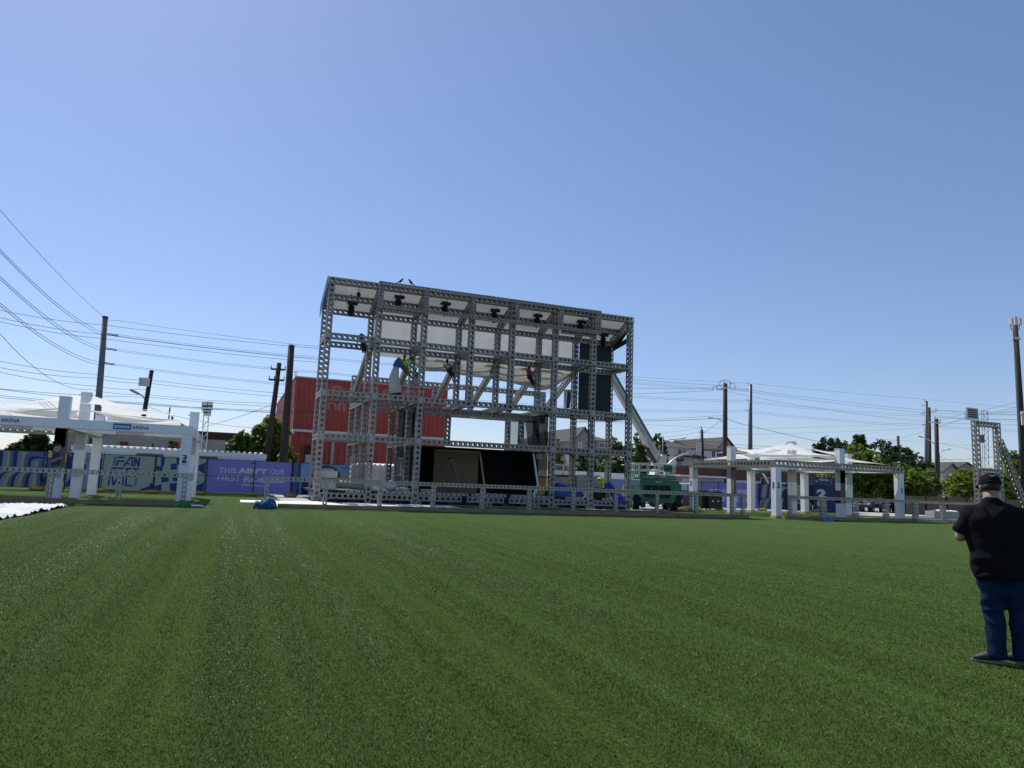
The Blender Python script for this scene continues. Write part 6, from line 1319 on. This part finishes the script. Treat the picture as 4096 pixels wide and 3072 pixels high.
# ------------------------------------------------------------------ people
def hand(mb, w, dirv, palmn, s=1.0, curl=.6, side=1):
    """palm and five separate curled fingers; dirv = finger direction, palmn = palm normal"""
    d = V(dirv).normalized(); n = V(palmn).normalized(); x = d.cross(n).normalized()*side; w = V(w)
    pc = w+d*.05*s; mb.tube([w, w+d*.03*s, w+d*.075*s, w+d*.095*s], [(.026*s,.022*s),(.040*s,.019*s),(.043*s,.017*s),(.036*s,.013*s)], 10, up=tuple(x))
    for k, (o, ln) in enumerate(((-.030,.072),(-.010,.080),(.010,.075),(.029,.058))):
        p0 = w+d*.088*s+x*o*s; a = curl*(.5+.12*k); d1 = (d*math.cos(a)+n*math.sin(a)); d2 = (d*math.cos(a*2.1)+n*math.sin(a*2.1)); d3 = (d*math.cos(a*3)+n*math.sin(a*3)); p1 = p0+d1*ln*.45*s; p2 = p1+d2*ln*.32*s; p3 = p2+d3*ln*.25*s
        mb.tube([p0-d*.012*s, p0, p1, p2, p3], [.0085*s,.009*s,.0088*s,.008*s,.006*s], 7)
    t0 = w+d*.025*s-x*.034*s; td = (d*.6-x*.55+n*.45).normalized(); t1 = t0+td*.042*s; t2 = t1+(d*.8+n*.5).normalized()*.032*s
    mb.tube([t0-td*.01, t0, t1, t2], [.012*s,.013*s,.011*s,.007*s], 7)
def head(mb, c, fd, up, s=1.0):
    """c = centre of the head; fd = facing direction"""
    fd, up = V(fd).normalized(), V(up).normalized(); rt = fd.cross(up).normalized(); R3 = Matrix((rt, fd, up)).transposed(); f = lambda x, y, z: c+(R3 @ V((x, y, z)))*s
    mb.ball(c+(R3 @ V((0,-.005,.02)))*s, (.078*s,.098*s,.105*s), 16, 12, rot=R3); mb.ball(f(0,.028,-.055), (.060*s,.064*s,.070*s), 14, 10, rot=R3)
    mb.tube([f(0,.088,.015), f(0,.108,-.02), f(0,.094,-.03)], [.010*s,.017*s,.010*s], 8); mb.tube([f(-.024,.086,-.062), f(0,.094,-.062), f(.024,.086,-.062)], [.006*s,.010*s,.006*s], 6)
    for k in (-1, 1):
        mb.ball(f(k*.080,-.006,-.005), (.012*s,.022*s,.034*s), 10, 8, rot=R3); mb.ball(f(k*.030,.084,.028), (.020*s,.010*s,.008*s), 8, 6, rot=R3)
    return f
def figure(name, lab, J, C, voxel, group=None, s=1.0, heavy=1.0, shorts=False, hat=None, fine=False, bare_arm=True, cat='person', extra=None, base=None):
    t = thing(name, lab, cat, base if base is not None else V(J['ankL']), group)
    J = {k: (v if k in ('torso', 'waist_r') else V(v)) for k, v in J.items()}; fd = J['face'].normalized(); up = J.get('hup', V((0,0,1))); rt = fd.cross(V((0,0,1))).normalized()
    hc = J['head']; nb = J['neck']; sk_ = C['skin']
    mb = MB(); f = head(mb, hc, fd, up, s); mb.tube([nb-(hc-nb)*.3, nb.lerp(hc, .35), hc-V((0,0,.02))], [.066*s*heavy**.5,.058*s*heavy**.5,.055*s], 12)
    mb.capsule(nb-(nb-J['pel'])*.10, J['pel'], .09*s, .09*s)
    for k in 'LR':
        sh, el, wr = J['sh'+k], J['el'+k], J['wr'+k]; mb.capsule(nb.lerp(sh,.3)-V((0,0,.05)), sh, .05*s, .045*s); mb.tube([sh, sh.lerp(el,.5), el, el.lerp(wr,.35), wr], [.050*s*heavy**.5,.047*s*heavy**.5,.040*s*heavy**.5,.043*s*heavy**.5,.027*s], 12); mb.ball(el,(.041*s*heavy**.5,)*3,10,8)
        dv = (wr-el).normalized(); n_ = J.get('pn'+k, V((0,0,-1))); n_ = (n_-dv*n_.dot(dv)).normalized(); hand(mb, wr, dv, n_, s, .6, -1 if k == 'L' else 1)
        hp, kn, an = J['hip'+k], J['kn'+k], J['ank'+k]; mb.capsule(J['pel'], hp, .07*s, .07*s); mb.tube([hp, hp.lerp(kn,.5), kn, kn.lerp(an,.35), an], [.075*s,.066*s,.048*s,.052*s,.033*s], 12); mb.capsule(an, J['toe'+k].lerp(an,.5), .035*s, .03*s)
    remesh(mb, 'body', sk_, t, voxel*.62, 3)
    # shirt
    mb = MB(); pel, ch = J['pel'], J['chest']; 
    pts = J['torso']; mb.tube([p_ for p_, _, _ in pts], [(a, b_) for _, a, b_ in pts], 22, up=tuple(rt))
    for k in 'LR':
        sh, el = J['sh'+k], J['el'+k]; ins = nb.lerp(sh,.35)-V((0,0,.045*s)); e2 = sh.lerp(el, .80 if not C.get('long') else 1.0)
        mb.tube([ins, sh, sh.lerp(el,.4), e2], [.075*s*heavy**.5,.078*s*heavy**.5,.072*s*heavy**.5,.073*s*heavy**.5], 14)
        mb.ball(sh, (.078*s*heavy**.5,)*3, 12, 8)
        if C.get('long'): mb.tube([el, el.lerp(J['wr'+k],.92)], [.055*s,.042*s], 12); mb.ball(el,(.055*s,)*3,10,8)
    remesh(mb, 'shirt', C['shirt'], t, voxel, 5, .020 if fine else 0, 5.0, 3)
    # trousers
    mb = MB(); w_ = pts[0]; top = J.get('waist', pel+V((0,0,.08*s))); ra, rb = J.get('waist_r', (w_[1]*.95, w_[2]*.95)); mb.tube([top, pel, pel-V((0,0,.10*s))], [(ra*.95,rb*.95),(ra,rb),(ra*.9,rb*.9)], 18, up=tuple(rt))
    for k in 'LR':
        hp, kn, an = J['hip'+k], J['kn'+k], J['ank'+k]; L2_ = kn.lerp(an, .12) if shorts else an-V((0,0,.03*s)); hv = heavy**.5*C.get('leg', 1)
        P_ = [hp+V((0,0,.06*s)), hp, hp.lerp(kn,.5), kn]; R_ = [.09*s*hv,.108*s*hv,.098*s*hv,.080*s*hv]
        if shorts: P_.append(L2_); R_.append(.085*s*hv)
        else: P_ += [kn.lerp(an,.3), kn.lerp(an,.7), L2_]; R_ += [.078*s*hv,.074*s*hv,.078*s*hv]
        mb.tube(P_, R_, 16)
    tr_ = remesh(mb, 'trousers', C['trousers'], t, voxel, 4, .016 if fine else 0, 6, 11)
    for k in 'LR':
        an, to = J['ank'+k], J['toe'+k]; d = (to-an); dh = V((d.x,d.y,d.z)).normalized(); side = dh.cross(V((0,0,1))).normalized(); heel = an-dh*.07*s+V((0,0,-.035*s)); tip = to+V((0,0,0)); mb = MB()
        q = [heel, heel.lerp(tip,.12)+V((0,0,.018*s)), heel.lerp(tip,.35)+V((0,0,.022*s)), heel.lerp(tip,.6)+V((0,0,.008*s)), heel.lerp(tip,.85)-V((0,0,.006*s)), tip-V((0,0,.012*s))]
        mb.tube(q, [(.022*s,.03*s),(.040*s,.050*s),(.044*s,.050*s),(.048*s,.036*s),(.043*s,.026*s),(.018*s,.014*s)], 14, up=tuple(side)); so_ = mb.build('shoe', C['shoe'], t, True)
        mb = MB(); zz = min(heel.z, tip.z)-.042*s; ring = []; n = 18
        for i in range(n):
            a = 2*math.pi*i/n; ca = (heel+tip)/2; Lh = (tip-heel).length/2+.014*s; p_ = ca+dh*math.cos(a)*Lh+side*math.sin(a)*.043*s*(1 if math.cos(a) > -.2 else .85); p_.z = ca.z-.050*s; ring.append(p_)
        mb.prism(ring, (0,0,.020*s)); mb.build('sole', C.get('sole','sole'), so_)
    R3 = Matrix((rt, fd, up)).transposed()
    if hat == 'cap':
        mb = MB(); n, m_ = 22, 8; cc = hc+(R3 @ V((0,-.006,.035)))*s
        def dome(u, v): a = 2*math.pi*u; th = (1-v)*math.pi*.56+v*.03; return cc+(R3 @ V((.092*math.sin(th)*math.cos(a), .112*math.sin(th)*math.sin(a), .098*math.cos(th))))*s
        mb.grid(dome, n, m_); mb.build('cap','capcloth',t,True)
        mb = MB()
        def brim(u, v): a = rad(25)+u*rad(130); r = .108+.075*v*math.sin(u*math.pi)**.5; return cc+(R3 @ V((.093/.112*r*math.cos(a) if v == 0 else .9*r*math.cos(a), r*math.sin(a), .0-.018*v)))*s
        mb.grid(brim, 14, 4); mb.build('cap_brim','capcloth',t,True)
        mb = MB(); mb.tube([f(-.05,-.121,.028), f(0,-.128,.020), f(.05,-.121,.028)], [.012,.015,.012], 8, flat=.5); mb.build('cap_strap','capcloth',t,True)
        mb = MB(); sw = [(-.026,.079),(-.010,.069),(.006,.072),(.034,.085),(.006,.079),(-.012,.078),(-.018,.084)]; mb.prism([f(x,-.1215-.0*z+.008*(z-.07)*10*.3,z) for x, z in sw], -fd*.003); mb.build('cap_mark','white',t)
        mb = MB(); mb.ball(hc+(R3 @ V((0,-.012,-.002)))*s, (.083*s,.100*s,.066*s), 16, 12, rot=R3); mb.ball(hc+(R3 @ V((0,-.05,.045)))*s,(.06*s,.066*s,.04*s),12,8,rot=R3)
        # opening of the cap shows hair; keep the face clear
        for q in mb.v:
            l = R3.transposed() @ (q-hc)
            if l.y > .03*s and l.z < .05*s: q += (R3 @ V((0,-(l.y-.03*s),0)))
        mb.build('hair', C.get('hair','hair'), t, True)
    elif hat == 'helmet':
        mb = MB(); cc = hc+(R3 @ V((0,0,.035)))*s
        mb.grid(lambda u, v: cc+(R3 @ V((.108*math.sin((1-v)*1.6+.02)*math.cos(u*6.2832), .128*math.sin((1-v)*1.6+.02)*math.sin(u*6.2832), .115*math.cos((1-v)*1.6+.02))))*s, 18, 7); mb.tube([cc+(R3 @ V((.07*math.cos(a)*1.55,.128*1.05*math.sin(a),-.005)))*s for a in [k*math.pi/8 for k in range(17)]], .012*s, 6); mb.build('helmet', C['hat'], t, True)
    else:
        mb = MB(); mb.ball(hc+(R3 @ V((0,-.014,.03)))*s, (.083*s,.098*s,.102*s), 14, 10, rot=R3); mb.build('hair', C.get('hair','hair'), t, True)
    if extra: extra(t, J, R3, f)
    return t
# --- the man in the foreground, seen from behind
def fg():
    F = V((6.98, 4.88, 0)); az = rad(50); fwd = V((math.sin(az), math.cos(az), 0)); rgt = V((math.cos(az), -math.sin(az), 0))
    W = lambda x, y, z: F+rgt*x+fwd*y+V((0,0,z))
    lf = (-rgt*.86+fwd*.10-fwd*.05).normalized(); rf = (-rgt*.72+fwd*.5).normalized()
    aL, aR = W(-.035,-.02,.095), W(.165,.06,.095)
    tors = [(W(.03,0,.805),.225,.17),(W(.028,0,.84),.226,.172),(W(.02,0,.92),.232,.18),(W(.01,0,1.02),.240,.188),(W(.0,0,1.16),.245,.188),(W(-.01,-.01,1.30),.242,.17),(W(-.015,-.02,1.38),.228,.15),(W(-.015,-.02,1.45),.175,.115),(W(-.015,-.01,1.515),.10,.085),(W(-.015,.0,1.555),.078,.078)]
    J = dict(face=(fwd-rgt*.12+V((0,0,-.25))), hup=(V((0,0,1))+fwd*.22).normalized(), head=W(-.02,.05,1.675), neck=W(-.015,0,1.53), chest=W(0,0,1.3), pel=W(.025,0,.88), waist=W(.02,0,.93), waist_r=(.205,.155),
             shL=W(-.20,-.015,1.385), shR=W(.190,-.015,1.39), elL=W(-.29,.03,1.175), elR=W(.285,.02,1.185), wrL=W(-.12,.27,1.20), wrR=W(.10,.27,1.20), pnL=rgt, pnR=-rgt,
             hipL=W(-.070,0,.80), hipR=W(.125,.0,.80), knL=W(-.038,.015,.47), knR=W(.155,.04,.47), ankL=aL, ankR=aR, toeL=aL+lf*.20+V((0,0,-.045)), toeR=aR+rf*.20+V((0,0,-.045)), torso=tors)
    def ex(t, J, R3, f):
        p_ = (J['wrL']+J['wrR'])/2+fwd*.11+V((0,0,.06)); mb = MB(); d = (fwd*.5+V((0,0,1))).normalized(); mb.bar(p_-d*.08, p_+d*.08, .078, .010, up=tuple(fwd)); ph = tag(mb.build('mobile_phone','black'),'black mobile phone held by the man in the dark T-shirt','phone')
        # jeans pockets and shoe trims
        return
    return figure('person', 'man seen from behind in black cap, black T-shirt and blue jeans, standing on the grass', J, dict(skin='skin', shirt='tshirt', trousers='denim', shoe='shoe', hair='hair', leg=.80), .014, None, 1.04, 1.45, hat='cap', fine=True, extra=ex, base=F)
fg()
# --- riggers on the stage
def harness(m_='black'):
    def f_(t, J, R3, f):
        mb = MB(); c = J['chest']; p_ = J['pel']; rt = R3.col[0]; fd = R3.col[1]
        for k in (-1, 1):
            mb.tube([J['neck']+rt*k*.08+fd*.12, c+rt*k*.12+fd*.19, p_+rt*k*.14+fd*.15], .022, 6); mb.tube([J['neck']+rt*k*.08-fd*.12, c-fd*.19, p_+rt*k*.14-fd*.15], .022, 6)
        mb.tube([p_+V((0,0,.05))+rt*(.19*math.cos(a))+fd*(.16*math.sin(a)) for a in [k*math.pi/8 for k in range(17)]], .03, 6)
        mb.build('harness', m_, t)
    return f_
def rigger(lab, pts, C, face, hup=(0,0,1), shorts=False, hat=None, extra=None):
    J = dict(pts); J['face'] = V(face); J['hup'] = V(hup).normalized(); n, p_ = V(J['neck']), V(J['pel'])
    J['chest'] = n.lerp(p_, .4); J['torso'] = [(p_+(p_-n)*.05,.17,.13),(p_,.175,.135),(n.lerp(p_,.6),.18,.135),(n.lerp(p_,.25),.19,.125),(n.lerp(p_,.1),.14,.10),(n,.07,.07)]; J['waist_r'] = (.165,.125); J['waist'] = p_.lerp(n, .12)
    return figure('person', lab, J, C, .028, 'riggers working on the stage', 1.0, 1.05, shorts=shorts, hat=hat, extra=extra, base=V(J['ankL']))
def pj(Y, **kw): return {k: P(x, y, Y+(dy if dy else 0)) for k, (x, y, dy) in kw.items()}
Y1 = 43.35
rigger('rigger in lime hi-vis vest and khaki trousers clinging under the beam, left', pj(Y1, head=(1619,1428,0), neck=(1616,1437,0), pel=(1610,1466,.05), shL=(1607,1440,-.1), shR=(1627,1441,.1), elL=(1603,1452,-.3), elR=(1638,1436,0), wrL=(1602,1462,-.4), wrR=(1650,1430,.1), hipL=(1607,1468,-.05), hipR=(1617,1468,.1), knL=(1618,1482,-.2), knR=(1628,1480,.1), ankL=(1627,1497,0), ankR=(1637,1498,.15), toeL=(1632,1503,0), toeR=(1643,1503,.15)), dict(skin='skin_dark', shirt='hivis', trousers='khaki', shoe='brown', hat='brown', sole='brown'), (.5,.8,.1), hat='helmet', extra=harness())
rigger('rigger in pale T-shirt and dark blue shorts hanging on a brace, middle', pj(43.6, head=(1788,1444,0), neck=(1790,1455,0), pel=(1797,1478,0), shL=(1783,1459,-.1), shR=(1800,1460,.1), elL=(1777,1466,-.2), elR=(1806,1470,.15), wrL=(1775,1459,-.3), wrR=(1803,1477,.2), hipL=(1792,1480,-.1), hipR=(1802,1480,.1), knL=(1804,1500,-.05), knR=(1812,1499,.15), ankL=(1812,1521,.0), ankR=(1818,1521,.15), toeL=(1817,1527,-.05), toeR=(1814,1529,.15)), dict(skin='skin_dark', shirt='shirtwhite', trousers='shortblue', shoe='black', sole='black'), (-.6,.7,0), shorts=True, extra=harness('navy'))
rigger('rigger in pink shirt and black trousers hanging below the beam, right of centre', pj(43.4, head=(2117,1474,0), neck=(2117,1483,0), pel=(2118,1504,0), shL=(2108,1484,-.1), shR=(2126,1487,.1), elL=(2106,1474,-.1), elR=(2134,1492,0), wrL=(2104,1462,0), wrR=(2138,1484,.1), hipL=(2113,1507,-.05), hipR=(2122,1507,.05), knL=(2123,1522,-.15), knR=(2129,1518,.1), ankL=(2131,1537,0), ankR=(2137,1534,.1), toeL=(2136,1542,0), toeR=(2141,1538,.1)), dict(skin='skin_dark', shirt='pink', trousers='black', shoe='black', hat='black', long=True, sole='black'), (.3,.9,.1), hat='helmet', extra=harness())
Y2 = 42.6
rigger('rigger in brown helmet bent over the upper left stage beam', pj(Y2, head=(1443,1340,-.1), neck=(1449,1343,0), pel=(1452,1362,.35), shL=(1444,1346,-.15), shR=(1457,1346,.1), elL=(1432,1358,-.3), elR=(1458,1362,-.2), wrL=(1428,1376,-.3), wrR=(1459,1382,-.2), hipL=(1449,1365,.3), hipR=(1457,1365,.35), knL=(1450,1385,.1), knR=(1460,1384,.2), ankL=(1452,1404,.25), ankR=(1460,1404,.3), toeL=(1449,1410,.1), toeR=(1457,1411,.15)), dict(skin='skin_dark', shirt='black', trousers='black', shoe='black', hat='brown', long=True, sole='black'), (-.5,-.3,-.8), (.0,-.9,.2), hat='helmet', extra=harness('brown'))
rigger('rigger in grey trousers half hidden behind the stage column, next to the hi-vis worker', pj(44.3, head=(1662,1478,0), neck=(1662,1488,0), pel=(1662,1508,0), shL=(1655,1491,0), shR=(1670,1491,.1), elL=(1652,1500,-.2), elR=(1672,1500,.1), wrL=(1655,1508,-.3), wrR=(1670,1508,-.2), hipL=(1658,1510,0), hipR=(1667,1510,.1), knL=(1659,1526,-.1), knR=(1669,1524,.1), ankL=(1657,1538,.2), ankR=(1665,1538,.2), toeL=(1653,1543,.1), toeR=(1661,1543,.1)), dict(skin='skin_dark', shirt='cladgrey', trousers='cladgrey', shoe='black', hat='white', long=True, sole='black'), (-.3,.9,0), hat='helmet', extra=harness())
